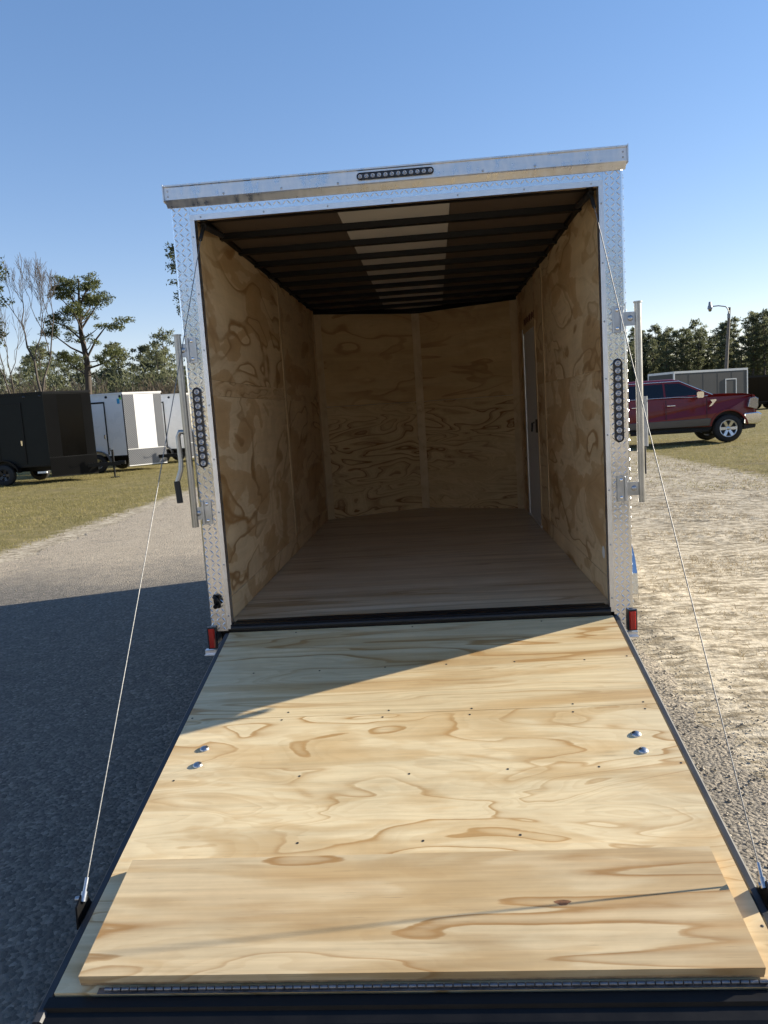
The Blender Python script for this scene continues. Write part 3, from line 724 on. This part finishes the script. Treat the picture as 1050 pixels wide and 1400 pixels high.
t2 = enclosed_trailer('white enclosed trailer with bright white nose and coloured sticker at its corner', (-11.2, 24.1, 0), 0, M['white_skin'], M['plate_alu_far'], M['white_trim'], door_x=-.74, sticker=True)
t3 = enclosed_trailer('white enclosed trailer half hidden behind the other white trailer', (-10.3, 28.3, 0), 0, M['white_skin'], M['plate_alu_far'], M['white_trim'], door_x=-.9)

def box_trailer(name, label, corner, rz, ln, wd, H, skin, trim, door):
    t = thing(name, label, 'trailer', corner, rz)
    MB().box(0, ln, 0, wd, .5, H-.02).build('body', skin, t)
    e = .09
    MB().box(-.01, ln+.01, -.012, wd+.012, H-.14, H).build('roof_trim', trim, t)
    for x0 in (-.01, ln-e+.01):
        for y0 in (-.012, wd-e+.012): MB().box(x0, x0+e, y0, y0+e, .5, H-.141).build('corner_trim', trim, t)
    MB().box(0.1, ln-.1, -.01, .0, .5, .58).build('bottom_trim', trim, t)
    for k in range(1, int(ln/1.2)+1): MB().box(k*1.2-.012, k*1.2+.012, -.004, 0, .6, H-.15).build('seam_strip', skin, t)
    if door is not None:
        d = MB().box(door, door+.82, -.012, 0, .65, H-.72).build('side_door', skin, t)
        MB().box(door-.07, door, -.022, 0, .65, H-.65).box(door+.82, door+.89, -.022, 0, .65, H-.65).box(door, door+.82, -.022, 0, H-.719, H-.65).build('door_frame', trim, d)
    for x in (ln*.42, ln*.56):
        for y, s in ((-.02, -1), (wd+.02, 1)):
            w = wheel(t, (x, y, .36), .36, .22, 1); w.rotation_euler = (0, 0, s*R(90))
    MB().box(.1, ln-.1, .3, wd-.3, .36, .499).build('chassis', M['black_steel'], t)
    MB().box(ln, ln+1.2, wd/2-.06, wd/2+.06, .42, .52).build('tongue', M['black_steel'], t)
    MB().box(ln+.06, ln+.34, .5, .9, .85, 1.75).build('nose_box', M['alu_brushed'], t)
    return t
box_trailer('box_trailer', 'charcoal enclosed trailer with white edge trim standing behind the red pickup', (15.7, 48.0, 0), math.atan2(.41, .91), 6.17, 2.5, 2.95, M['grey_skin'], M['white_trim'], 4.3)
box_trailer('box_trailer', 'black box trailer at the right edge beyond the red pickup', (22.3, 54.0, 0), R(8), 6.0, 2.5, 2.45, M['black_skin'], M['black_steel'], None)

# unseen white trailers added behind the camera: mirrored in the bright metal, and their sunlit white sides light the open trailer
box_trailer('box_trailer', 'unseen white box trailer added behind the camera to bounce light, right of the road', (11.6, -6.6, 0), R(180), 6.8, 2.4, 2.9, M['white_skin'], M['white_trim'], 4.6)
box_trailer('box_trailer', 'unseen white box trailer added behind the camera to bounce light, left of the road', (-5.4, -6.9, 0), R(176), 6.8, 2.4, 2.9, M['white_skin'], M['white_trim'], 4.6)
box_trailer('box_trailer', 'unseen white box trailer added across the road far behind the camera to bounce light', (3.4, -13.5, 0), R(183), 8.0, 2.4, 3.0, M['white_skin'], M['white_trim'], None)

# ------------------------------------------------------------------ red pickup
def pickup():
    t = thing('pickup_truck', 'dark red crew-cab pickup parked on the grass right of the trailer', 'pickup truck', (9.74, 20.0, 0))
    FW, RW = -.86, -4.55; WDT = 2.03
    def arch(cx, r, zb, n=12):      # from rear to front, over the wheel
        a0 = math.asin((zb-.42)/r); return [(cx-r*math.cos(a0+(math.pi-2*a0)*k/n), .42+r*math.sin(a0+(math.pi-2*a0)*k/n)) for k in range(n+1)]
    low = [(-5.82, .66)]+arch(RW, .54, .58)+arch(FW, .54, .50)+[(-.22, .50), (-.06, .60), (-.03, .86), (-.015, 1.08), (-.025, 1.26), (-.09, 1.37), (-.42, 1.435), (-.9, 1.462), (-1.34, 1.475), (-4.14, 1.43), (-4.15, 1.41), (-5.84, 1.41), (-5.88, 1.30), (-5.86, .70)]
    m = MB(); n = len(low)
    ins = lambda z: .09*max(0, (z-1.0)/.45)**1.5+.05*max(0, (.72-z)/.25)
    rows = []
    for y, sg in ((0., 1), (.10, 0), (WDT-.10, 0), (WDT, -1)):
        for x, z in low:
            fx = .16*max(0, (x+.9)/.9) if sg else 0.
            rows.append((x, y+sg*(ins(z)+fx), z))
    f = [tuple(range(n)), tuple(range(4*n-1, 3*n-1, -1))]
    for r in range(3): f += [(r*n+(i+1) % n, r*n+i, (r+1)*n+i, (r+1)*n+(i+1) % n) for i in range(n)]
    m.add(rows, f)
    body = m.build('body', M['paint_red'], t, bevel=.025)
    # dark wheel wells
    MB().box(-5.2, -.3, .20, WDT-.20, .42, 1.0).build('underbody', M['rubber'], t)
    # lower two-tone strip
    for y0, y1 in ((-.012, .03), (WDT-.03, WDT+.012)):
        MB().prism([(-4.0, .53), (-1.42, .53), (-1.37, .74), (-1.46, .76), (-4.0, .73)], 'y', y0, y1).build('two_tone_panel', M['paint_grey'], t, bevel=.012)
        MB().box(-3.75, -1.45, y0-.03 if y0 < 1 else y0, y1 if y0 < 1 else y1+.03, .36, .44, .01).build('running_board', M['black_steel'], t)
    # cab
    B = [(-1.30, 1.44), (-3.58, 1.43)]; Tp = [(-2.22, 1.955), (-3.42, 1.965)]
    a, bb = .09, .27
    cab = MB()
    def cs(x, z, s): return (x, s if s < 1 else WDT-(s-2), z)
    v = [(-1.26, a, 1.44), (-4.12, a, 1.42), (-4.12, WDT-a, 1.42), (-1.26, WDT-a, 1.44), (-2.24, bb, 1.94), (-3.96, bb, 1.93), (-3.96, WDT-bb, 1.93), (-2.24, WDT-bb, 1.94), (-2.44, bb+.06, 1.985), (-3.80, bb+.06, 1.985), (-3.80, WDT-bb-.06, 1.985), (-2.40, WDT-bb-.06, 1.985)]
    cab.add(v, [(0, 4, 5, 1), (3, 2, 6, 7), (0, 3, 7, 4), (1, 5, 6, 2), (4, 8, 9, 5), (7, 6, 10, 11), (4, 7, 11, 8), (5, 9, 10, 6), (8, 11, 10, 9)])
    cab.build('cab', M['paint_red'], t, bevel=.03)
    def sidept(u, w, s, o=.006):     # u: x position, w: 0..1 up the side of the cab
        y = a+(bb-a)*w; z = 1.43+(1.92-1.43)*w
        return (u, (y-o) if s < 0 else WDT-y+o, z+o*.3)
    for s in (-1, 1):
        for quad in ([(-2.66, .03), (-1.62, .03), (-1.50, .10), (-2.23, .84), (-2.66, .86)], [(-3.86, .10), (-3.60, .03), (-2.72, .03), (-2.72, .86), (-3.78, .84)]):
            p = [sidept(u, w, s) for u, w in quad]
            MB().add(p, [tuple(range(len(p))) if s > 0 else tuple(range(len(p)-1, -1, -1))]).build('window', M['glass'], t)
        tr = MB().tube([sidept(-4.08, .0, s, .012), sidept(-2.3, .0, s, .012), sidept(-1.9, -.06, s, .016), sidept(-1.45, -.02, s, .02)], .011, 6)
        tr.tube([sidept(-3.94, .97, s, .012), sidept(-2.22, .97, s, .012), sidept(-1.72, .45, s, .012), sidept(-1.30, .03, s, .012)], .013, 6)
        tr.build('window_trim', M['chrome'], t)
        yy = -.016 if s < 0 else WDT+.016
        for x in (-2.66, -3.70): MB().box(x, x+.24, yy-.014, yy+.014, 1.175, 1.205, .006).build('door_handle', M['chrome'], t)
        ym = -.14 if s < 0 else WDT+.14
        mr = MB().box(-1.86, -1.66, ym-.11, ym+.11, 1.38, 1.56, .03).build('wing_mirror', M['chrome'], t)
        MB().box(-1.76, -1.68, min(ym, .1 if s < 0 else WDT-.1), max(ym, .1 if s < 0 else WDT-.1), 1.39, 1.43).build('mirror_arm', M['black_steel'], mr)
        yv = -.004 if s < 0 else WDT+.004
        MB().prism([(-1.44, 1.10), (-1.36, 1.12), (-1.22, 1.28), (-1.24, 1.31), (-1.40, 1.30), (-1.34, 1.22)], 'y', yv-.012, yv+.012).build('fender_vent', M['chrome'], t)
        yl = (.04, .34) if s < 0 else (WDT-.34, WDT-.04)
        hl_ = MB().prism([(-.30, 1.02), (-.045, .94), (.002, 1.02), (.004, 1.25), (-.08, 1.31), (-.24, 1.28)], 'y', yl[0]-.02, yl[1]+.02).build('headlight', M['clear_lens'], t, bevel=.012)
        # door shut lines
        for x in (-2.69, -3.86, -1.50): MB().box(x-.006, x+.006, (-.004 if s < 0 else WDT-.01), (.01 if s < 0 else WDT+.004), .60, 1.36).build('door_gap', M['rubber'], t)
        # arch lips
        for cx in (FW, RW):
            pf = [(cx+.575*math.cos(q), .42+.575*math.sin(q)) for q in [R(10)+R(160)*k/14 for k in range(15)]]+[(cx+.525*math.cos(q), .42+.525*math.sin(q)) for q in [R(170)-R(160)*k/14 for k in range(15)]]
            y0, y1 = (-.022, .03) if s < 0 else (WDT-.03, WDT+.022)
            MB().prism(pf, 'y', y0, y1).build('arch_lip', M['paint_red'], t, bevel=.008)
    MB().add([(-1.36, .22, 1.475), (-1.36, WDT-.22, 1.475), (-2.16, WDT-.36, 1.905), (-2.16, .36, 1.905)], [(0, 1, 2, 3)]).build('windscreen', M['glass'], t)
    MB().box(-.02, .018, .36, WDT-.36, .80, 1.25, .02).build('grille', M['chrome'], t)
    bm = MB().prism([(-.42, .52), (-.02, .50), (.10, .56), (.10, .80), (.0, .86), (-.40, .84)], 'y', .01, WDT-.01).build('front_bumper', M['chrome'], t, bevel=.03)
    MB().prism([(-.40, .36), (-.06, .40), (-.04, .50), (-.40, .50)], 'y', .1, WDT-.1).build('air_dam', M['rubber'], t)
    MB().box(-6.02, -5.86, .05, WDT-.05, .56, .76, .02).build('rear_bumper', M['chrome'], t)
    for y, s in ((.14, -1), (WDT-.14, 1)):
        for cx in (FW, RW):
            w = wheel(t, (cx, y, .42), .42, .28, 1, .275, 6, rim=M['alu_brushed']); w.rotation_euler = (0, 0, s*R(90))
    return t
pickup()

# ------------------------------------------------------------------ yard light on a pole
lp = thing('yard_light_pole', 'tall wooden pole with a yard light on a curved arm', 'light pole', (23.35, 60.0, 0))
MB().tube([(-.12, 0, 0), (.05, 0, 4), (.30, 0, 7.95)], [.15, .13, .10], 10).build('pole', M['pole_wood'], lp)
MB().tube([(.24, -.12, 7.3), (.14, -.14, 7.80), (-.05, -.15, 8.02), (-.6, -.15, 8.12), (-1.10, -.15, 8.10)], .045, 8).box(.08, .26, -.28, -.10, 7.1, 7.45).build('arm', M['galv'], lp)
hd = MB().lathe([(.20, -.20), (.17, -.02), (.12, .10), (.10, .32), (.03, .36), (.001, .37)], (-1.24, -.15, 8.12), (0, 0, 1), 12).build('lamp_head', M['galv'], lp)
MB().lathe([(.001, -.42), (.10, -.38), (.15, -.20)], (-1.24, -.15, 8.12), (0, 0, 1), 12).build('lamp_globe', M['clear_lens'], hd)

# ------------------------------------------------------------------ trees
def tufts(centres, radii, per, size, seed):
    """needle tufts: slim triangles scattered through flattened clumps"""
    g = np.random.default_rng(seed); A = []
    for c, r in zip(centres, radii):
        n = int(per*r[0]*r[1]) + 12
        d = g.normal(size=(n, 3)); d /= np.linalg.norm(d, axis=1)[:, None]
        rr = g.random(n)**.45
        p = np.array(c)+d*rr[:, None]*np.array([r[0], r[0], r[1]])
        a = g.normal(size=(n, 3)); a[:, 2] += .5; a /= np.linalg.norm(a, axis=1)[:, None]
        b = np.cross(a, g.normal(size=(n, 3))); b /= np.linalg.norm(b, axis=1)[:, None]+1e-6
        s = size*(.6+.8*g.random(n))[:, None]
        A.append(np.stack([p-b*s*.30, p+b*s*.30, p+a*s*1.1], 1))
    A = np.concatenate(A); V = A.reshape(-1, 3); F = np.arange(len(V)).reshape(-1, 3)
    return V, F
def crown_obj(centres, radii, per, size, seed, mat, parent):
    V, F = tufts(centres, radii, per, size, seed); o = np_mesh('crown', V, F, mat); o.parent = parent; return o
def pine(label, loc, H, seed, c0=.45, spread=.16, nb=26, per=26, size=.33, group=None, mat='pine', clump=1., r0=.28, lean=0.):
    g = random.Random(seed)
    t = thing('pine_tree', label, 'tree', loc, g.uniform(0, 6.28) if group else 0, group)
    tr = MB(); pts = []
    for k in range(8):
        u = k/7; pts.append((lean*u*u+.012*H*math.sin(u*5+seed)*u, .01*H*math.sin(u*4+2*seed)*u, H*u*.97))
    tr.tube(pts, [r0*(1-.80*k/7) for k in range(8)], 8)
    cs = []; rs = []
    for b in range(nb):
        u = c0+(1-c0)*(b+.5)/nb; z = H*u*.97; k = min(6, int(u*7)); p = Vector(pts[k]).lerp(Vector(pts[k+1]), u*7-k)
        az = b*2.4+g.uniform(-.6, .6); prof = math.sin(math.pi*min(1, (1-u)/(1-c0)*.85+.12))**.7
        ln = H*spread*prof*g.uniform(.55, 1.15)
        up = g.uniform(.05, .5)*ln
        e = p+Vector((math.cos(az)*ln, math.sin(az)*ln, up)); mid = p.lerp(e, .55)+Vector((0, 0, -.08*ln))
        tr.tube([p, mid, e], [r0*.22*(1.2-u*.6), r0*.15, r0*.05], 5, cap=False)
        for q in range(g.choice((2, 3, 3))):
            f = g.uniform(.55, 1.08); c = p.lerp(e, f)+Vector((g.uniform(-1, 1), g.uniform(-1, 1), g.uniform(-.2, .6)))*(.035*H*clump)
            rr = H*clump*g.uniform(.026, .054); cs.append(tuple(c)); rs.append((rr, rr*g.uniform(.45, .75)))
    top = Vector(pts[-1])
    for q in range(3): cs.append((top.x+g.uniform(-.4, .4), top.y+g.uniform(-.4, .4), top.z-.02*H*q+.02*H)); rs.append((H*.032*clump, H*.03*clump))
    tr.build('trunk', M['bark'], t)
    crown_obj(cs, rs, per, size, seed, M[mat], t)
    return t
def bare_tree(label, loc, H, seed, group=None, r0=.22, levels=5, spread=.5, mat='bark_pale'):
    g = random.Random(seed); t = thing('bare_tree', label, 'tree', loc, 0, group)
    tr = MB(); tw = MB()
    def grow(p, d, ln, r, lv):
        q = p+d*ln; bend = Vector((g.uniform(-1, 1), g.uniform(-1, 1), g.uniform(-.2, .5)))*ln*.10
        (tr if lv > 2 else tw).tube([p, p.lerp(q, .5)+bend, q], [r, r*.85, r*.68], 6 if lv > 2 else 3, cap=False)
        if lv == 0: return
        n = 2 if lv > 3 else 3
        for k in range(n):
            ax = Vector((g.uniform(-1, 1), g.uniform(-1, 1), g.uniform(-.15, .35))).normalized()
            nd = (d+ax*spread*(1. if k else .55)+Vector((0, 0, .10))).normalized()
            st = q if k < 2 else p.lerp(q, .6)
            grow(st, nd, ln*g.uniform(.62, .86), max(.016, r*(.70 if k == 0 else .52)), lv-1)
    grow(Vector((0, 0, 0)), Vector((g.uniform(-.05, .05), 0, 1)).normalized(), H*.34, r0, levels)
    tr.build('trunk', M[mat], t); tw.build('twigs', M[mat], t, kind='stuff')
    return t
# the tall pine with its broad flat-topped crown, limbs placed by hand
tp = thing('pine_tree', 'tallest broad-crowned pine behind the parked trailers at left', 'tree', (-37.6, 80.1, 0))
tk = MB().tube([(0, 0, 0), (-.1, 0, 5), (.1, .1, 9), (-.2, 0, 12.5), (.0, 0, 15.5), (.2, 0, 18.0)], [.42, .37, .32, .24, .15, .06], 10)
limbs = [((-.05, 0, 9.2), (1.4, .3, 11.6), (2.6, .4, 12.9), (4.6, .2, 12.6)), ((-.1, 0, 10), (-1.6, .2, 10.8), (-3.2, 0, 12.2), (-4.1, .3, 12.6)), ((-.15, 0, 11.5), (-1.5, -.6, 13), (-2.9, -.6, 13.6)),
         ((.0, 0, 12.8), (1.2, 0, 14.2), (2.1, .4, 15.6)), ((-.1, 0, 13), (-1.2, .4, 15), (-2.4, .3, 16.4)), ((.0, 0, 15), (.9, -.3, 16.4), (1.7, 0, 17.2)), ((0, 0, 14.6), (-.9, -.4, 16.4), (-1.6, 0, 17.6)),
         ((.1, 0, 8.4), (1.8, .6, 8.9), (3.3, .4, 9.6)), ((0, 0, 7.6), (-1.5, .8, 8.6), (-2.8, .6, 9.7)), ((0, 0, 13.6), (.4, 1.6, 15), (.3, 2.4, 15.8)), ((0, 0, 12), (.3, -1.6, 13.5), (.4, -2.6, 14.2))]
cs, rs = [], []; g = random.Random(5)
for lb in limbs:
    tk.tube(lb, [.13, .10, .06, .03][:len(lb)] if len(lb) == 4 else [.12, .08, .04], 6, cap=False)
    e = Vector(lb[-1]); m_ = Vector(lb[-2])
    for q in range(15):
        c = m_.lerp(e, g.uniform(.45, 1.15))+Vector((g.uniform(-.95, .95), g.uniform(-.9, .9), g.uniform(-.25, .75))); rr = g.uniform(.40, .78); cs.append(tuple(c)); rs.append((rr, rr*.55))
for q in range(30): cs.append((g.uniform(-2.4, 2.4), g.uniform(-1.6, 1.6), 16.6+g.uniform(-.6, 1.6))); rr = g.uniform(.4, .8); rs.append((rr, rr*.55))
for q in range(18):
    z = 7.5+q*.52; az = q*2.4; ln = g.uniform(1.2, 2.8)*(1-.02*q); e = Vector((math.cos(az)*ln, math.sin(az)*ln, z+g.uniform(.4, 1.3)))
    tk.tube([(0, 0, z), e*.55+Vector((0, 0, z*.45-.1)), e], [.07, .05, .02], 5, cap=False)
    for u in range(5):
        c = e+Vector((g.uniform(-.8, .8), g.uniform(-.8, .8), g.uniform(-.3, .5))); rr = g.uniform(.32, .62); cs.append(tuple(c)); rs.append((rr, rr*.55))
tk.build('trunk', M['bark'], tp); crown_obj(cs, rs, 190, .20, 3, M['pine'], tp)

bare_tree('large bare-branched tree left of the tallest pine', (-36.6, 68.0, 0), 14.6, 21, r0=.20, levels=7, spread=.46)
bare_tree('slim bare tree at the far left edge', (-38.6, 66.0, 0), 12.5, 9, r0=.14, levels=5, spread=.40)
pine('thin tall pine at the far left edge with small high crown', (-39.2, 64.5, 0), 17.5, 4, .55, .11, 22, 90, .27, r0=.15)
pine('tall pine mostly hidden behind the left corner post', (-24.6, 77.2, 0), 21.0, 12, .60, .075, 20, 110, .25, r0=.30)
# pines of the woods on the left, each on its own spot
lab_l = 'dark green pine among the woods behind the left trailers'
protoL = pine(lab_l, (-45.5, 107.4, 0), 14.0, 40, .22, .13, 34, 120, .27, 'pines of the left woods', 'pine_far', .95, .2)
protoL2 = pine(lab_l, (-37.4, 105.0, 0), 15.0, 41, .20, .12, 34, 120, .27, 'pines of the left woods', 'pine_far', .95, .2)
gl = random.Random(4)
for k in range(40):
    x = -66+k*.98+gl.uniform(-.6, .6); y = (101, 108, 116)[k % 3]+gl.uniform(-2, 2)
    dup_tree(protoL if k % 2 else protoL2, (x, y, 0), k*1.7, gl.uniform(.66, .98))
for k, (x, y, s) in enumerate(((-41.5, 88, 1.), (-44.5, 90, .8), (-47.5, 87, 1.1), (-50.5, 92, .9), (-35.0, 92, .85), (-32.2, 90, .9))):
    if k == 0: pb = bare_tree('leafless sapling in the brush behind the left trailers', (x, y, 0), 7.5, 77, 'leafless saplings in the left brush', .09, 5, .5)
    else: dup_tree(pb, (x, y, 0), k*1.3, s)
# dry brush along the foot of the left woods
def brush(name, x0, x1, y0, y1, n, h, seed, mat, bw=.05):
    g = np.random.default_rng(seed); p = np.stack([g.uniform(x0, x1, n), g.uniform(y0, y1, n), np.zeros(n)], 1)
    hh = h*(.35+.65*fbm(p[:, 0], p[:, 1], .25))*g.uniform(.5, 1., n); p[:, 2] = hh*g.uniform(0, .8, n)
    d = g.normal(size=(n, 3))*.8; d[:, 2] = np.abs(d[:, 2])+.35; d /= np.linalg.norm(d, axis=1)[:, None]
    b = np.cross(d, g.normal(size=(n, 3))); b /= np.linalg.norm(b, axis=1)[:, None]; L_ = g.uniform(.4, 1.4, n)[:, None]
    V = np.stack([p-b*bw, p+b*bw, p+d*L_], 1).reshape(-1, 3); V[:, 2] = np.maximum(V[:, 2], 0)
    o = np_mesh(name, V, np.arange(len(V)).reshape(-1, 3), M[mat], 'stuff'); return o
brush('dry_brush', -75, -22, 86, 100, 110000, 12.0, 3, 'brush')['label'] = 'tangle of dry brush at the foot of the left woods'
brush('green_brush', -75, -18, 92, 118, 90000, 17., 8, 'pine_far', .08)['label'] = 'green undergrowth between the pines of the left woods'
# pine wood on the right
lab_r = 'tall dark pine in the wood beyond the red pickup'
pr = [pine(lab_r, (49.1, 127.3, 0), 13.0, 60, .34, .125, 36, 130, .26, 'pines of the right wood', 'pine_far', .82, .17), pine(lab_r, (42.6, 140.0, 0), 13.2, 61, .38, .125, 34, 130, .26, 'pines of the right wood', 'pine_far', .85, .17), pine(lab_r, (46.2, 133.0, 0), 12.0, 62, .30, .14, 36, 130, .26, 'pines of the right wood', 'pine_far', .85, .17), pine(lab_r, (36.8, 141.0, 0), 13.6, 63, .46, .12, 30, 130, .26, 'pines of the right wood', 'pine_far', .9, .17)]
g = random.Random(99); k = 0
spots = [(39.7, 141, .92), (45.3, 139, .80), (47.2, 127.5, 1.02), (49.9, 121.7, .95), (51.3, 121, 1.02), (52.6, 124, .94)]
for row, (yb, n) in enumerate(((136, 16), (146, 18), (156, 20))):
    for i in range(n): spots.append((31+i*1.95+g.uniform(-.9, .9), yb-.65*(i*1.9)+g.uniform(-3, 3), g.uniform(.66, .98) if row == 0 else g.uniform(.76, 1.08)))
for x, y, s in spots:
    dup_tree(pr[(k*7) % 4], (x, y, 0), k*2.1, s); k += 1
brush('undergrowth', 22, 80, 140, 165, 90000, 15.0, 18, 'pine_far', .10)['label'] = 'dark undergrowth among the trunks of the right wood'
# woods behind the photographer, seen only mirrored in the bright metal
V, F = [], []
gb = np.random.default_rng(17)
cs = [(x, -62-gb.uniform(0, 20), gb.uniform(2, 14)) for x in np.arange(-110, 110, .55)]
V, F = tufts(cs, [(2.3, 2.0)]*len(cs), 9, .9, 23)
np_mesh('distant_woods', V, F, M['pine_far'], 'stuff')['label'] = 'distant pine woods across the road'

# ------------------------------------------------------------------ grass
def blades(name, n, xr, yr, keep, h, w, seed, mat, label):
    g = np.random.default_rng(seed); x = g.uniform(*xr, n); y = yr[0]+(yr[1]-yr[0])*g.random(n)**1.25
    k = keep(x, y, g.random(n)); x, y = x[k], y[k]; n = len(x)
    a = g.uniform(0, 6.28, n); hh = h*g.uniform(.4, 1.2, n)*(.6+.8*fbm(x, y, .8)); ww = w*g.uniform(.7, 1.3, n)
    bx, by = np.cos(a)*ww, np.sin(a)*ww; lx_, ly_ = g.normal(size=n)*hh*.7, g.normal(size=n)*hh*.7
    z0 = np.full(n, -.002)
    V = np.stack([np.stack([x-bx, y-by, z0], 1), np.stack([x+bx, y+by, z0], 1), np.stack([x+lx_, y+ly_, hh], 1)], 1).reshape(-1, 3)
    o = np_mesh(name, V, np.arange(len(V)).reshape(-1, 3), M[mat], 'stuff'); o['label'] = label
road_l = lambda y: -5.25-.03*y
blades('grass', 260000, (-24, -5.0), (3.0, 34), lambda x, y, r: (x < road_l(y)-.45*fbm(x, y, 1.2)) & (r < .15+1.6*(fbm(x*.6, y*1.2, .5)-.25)), .048, .0045, 31, 'grass_green', 'short winter grass left of the road')
blades('grass', 170000, (1.6, 30), (7.0, 40), lambda x, y, r: (y+.55*x > 11.2+3*(fbm(x, y, .35)-.5)*2) & (r < .2+1.4*(fbm(x*.6, y*1.2, .5)-.2)), .048, .005, 32, 'grass_green', 'short winter grass around the red pickup')
blades('dry_grass', 210000, (1.45, 9.0), (-2.2, 13.5), lambda x, y, r: (r < 2.2*(fbm(x*1.0, y*1.6, 1.3, 3)-.46)) & (x > 1.5+.5*fbm(x, y, 1.)), .042, .0028, 33, 'grass_dry', 'thin dry grass on the sand right of the ramp')

# loose stones along both road edges
def pebbles(name, n, seed, fx, yr, label):
    g = np.random.default_rng(seed); y = g.uniform(*yr, n); x = fx(y, g); r = .0025+.0065*g.random(n)**3
    base = np.array([(1, 0, 0), (0, 1, 0), (-1, 0, 0), (0, -1, 0), (0, 0, .75), (0, 0, -.4)], float)
    tri = np.array([(0, 1, 4), (1, 2, 4), (2, 3, 4), (3, 0, 4), (1, 0, 5), (2, 1, 5), (3, 2, 5), (0, 3, 5)])
    V = base[None]*r[:, None, None]*g.uniform(.6, 1.35, (n, 6, 1)); a = g.uniform(0, 6.28, n); c, s_ = np.cos(a)[:, None], np.sin(a)[:, None]
    X = V[..., 0]*c-V[..., 1]*s_; Y = V[..., 0]*s_+V[..., 1]*c
    V = np.stack([X+x[:, None], Y+y[:, None], V[..., 2]+.008+r[:, None]*.2], -1).reshape(-1, 3)
    F = (tri[None]+(np.arange(n)*6)[:, None, None]).reshape(-1, 3)
    np_mesh(name, V, F, M['stone'], 'stuff')['label'] = label
M['stone'] = simple('pale_stone', (.30, .27, .22), .85, 0., .5, 3.)
pebbles('loose_stones', 9000, 51, lambda y, g: 1.33-.02*y+g.normal(size=len(y))*.22, (-2.2, 7), 'loose stones along the right edge of the road')
pebbles('loose_stones', 7000, 52, lambda y, g: -4.6-.03*y+np.abs(g.normal(size=len(y)))*.8-.6, (2.5, 16), 'loose stones along the left edge of the road')
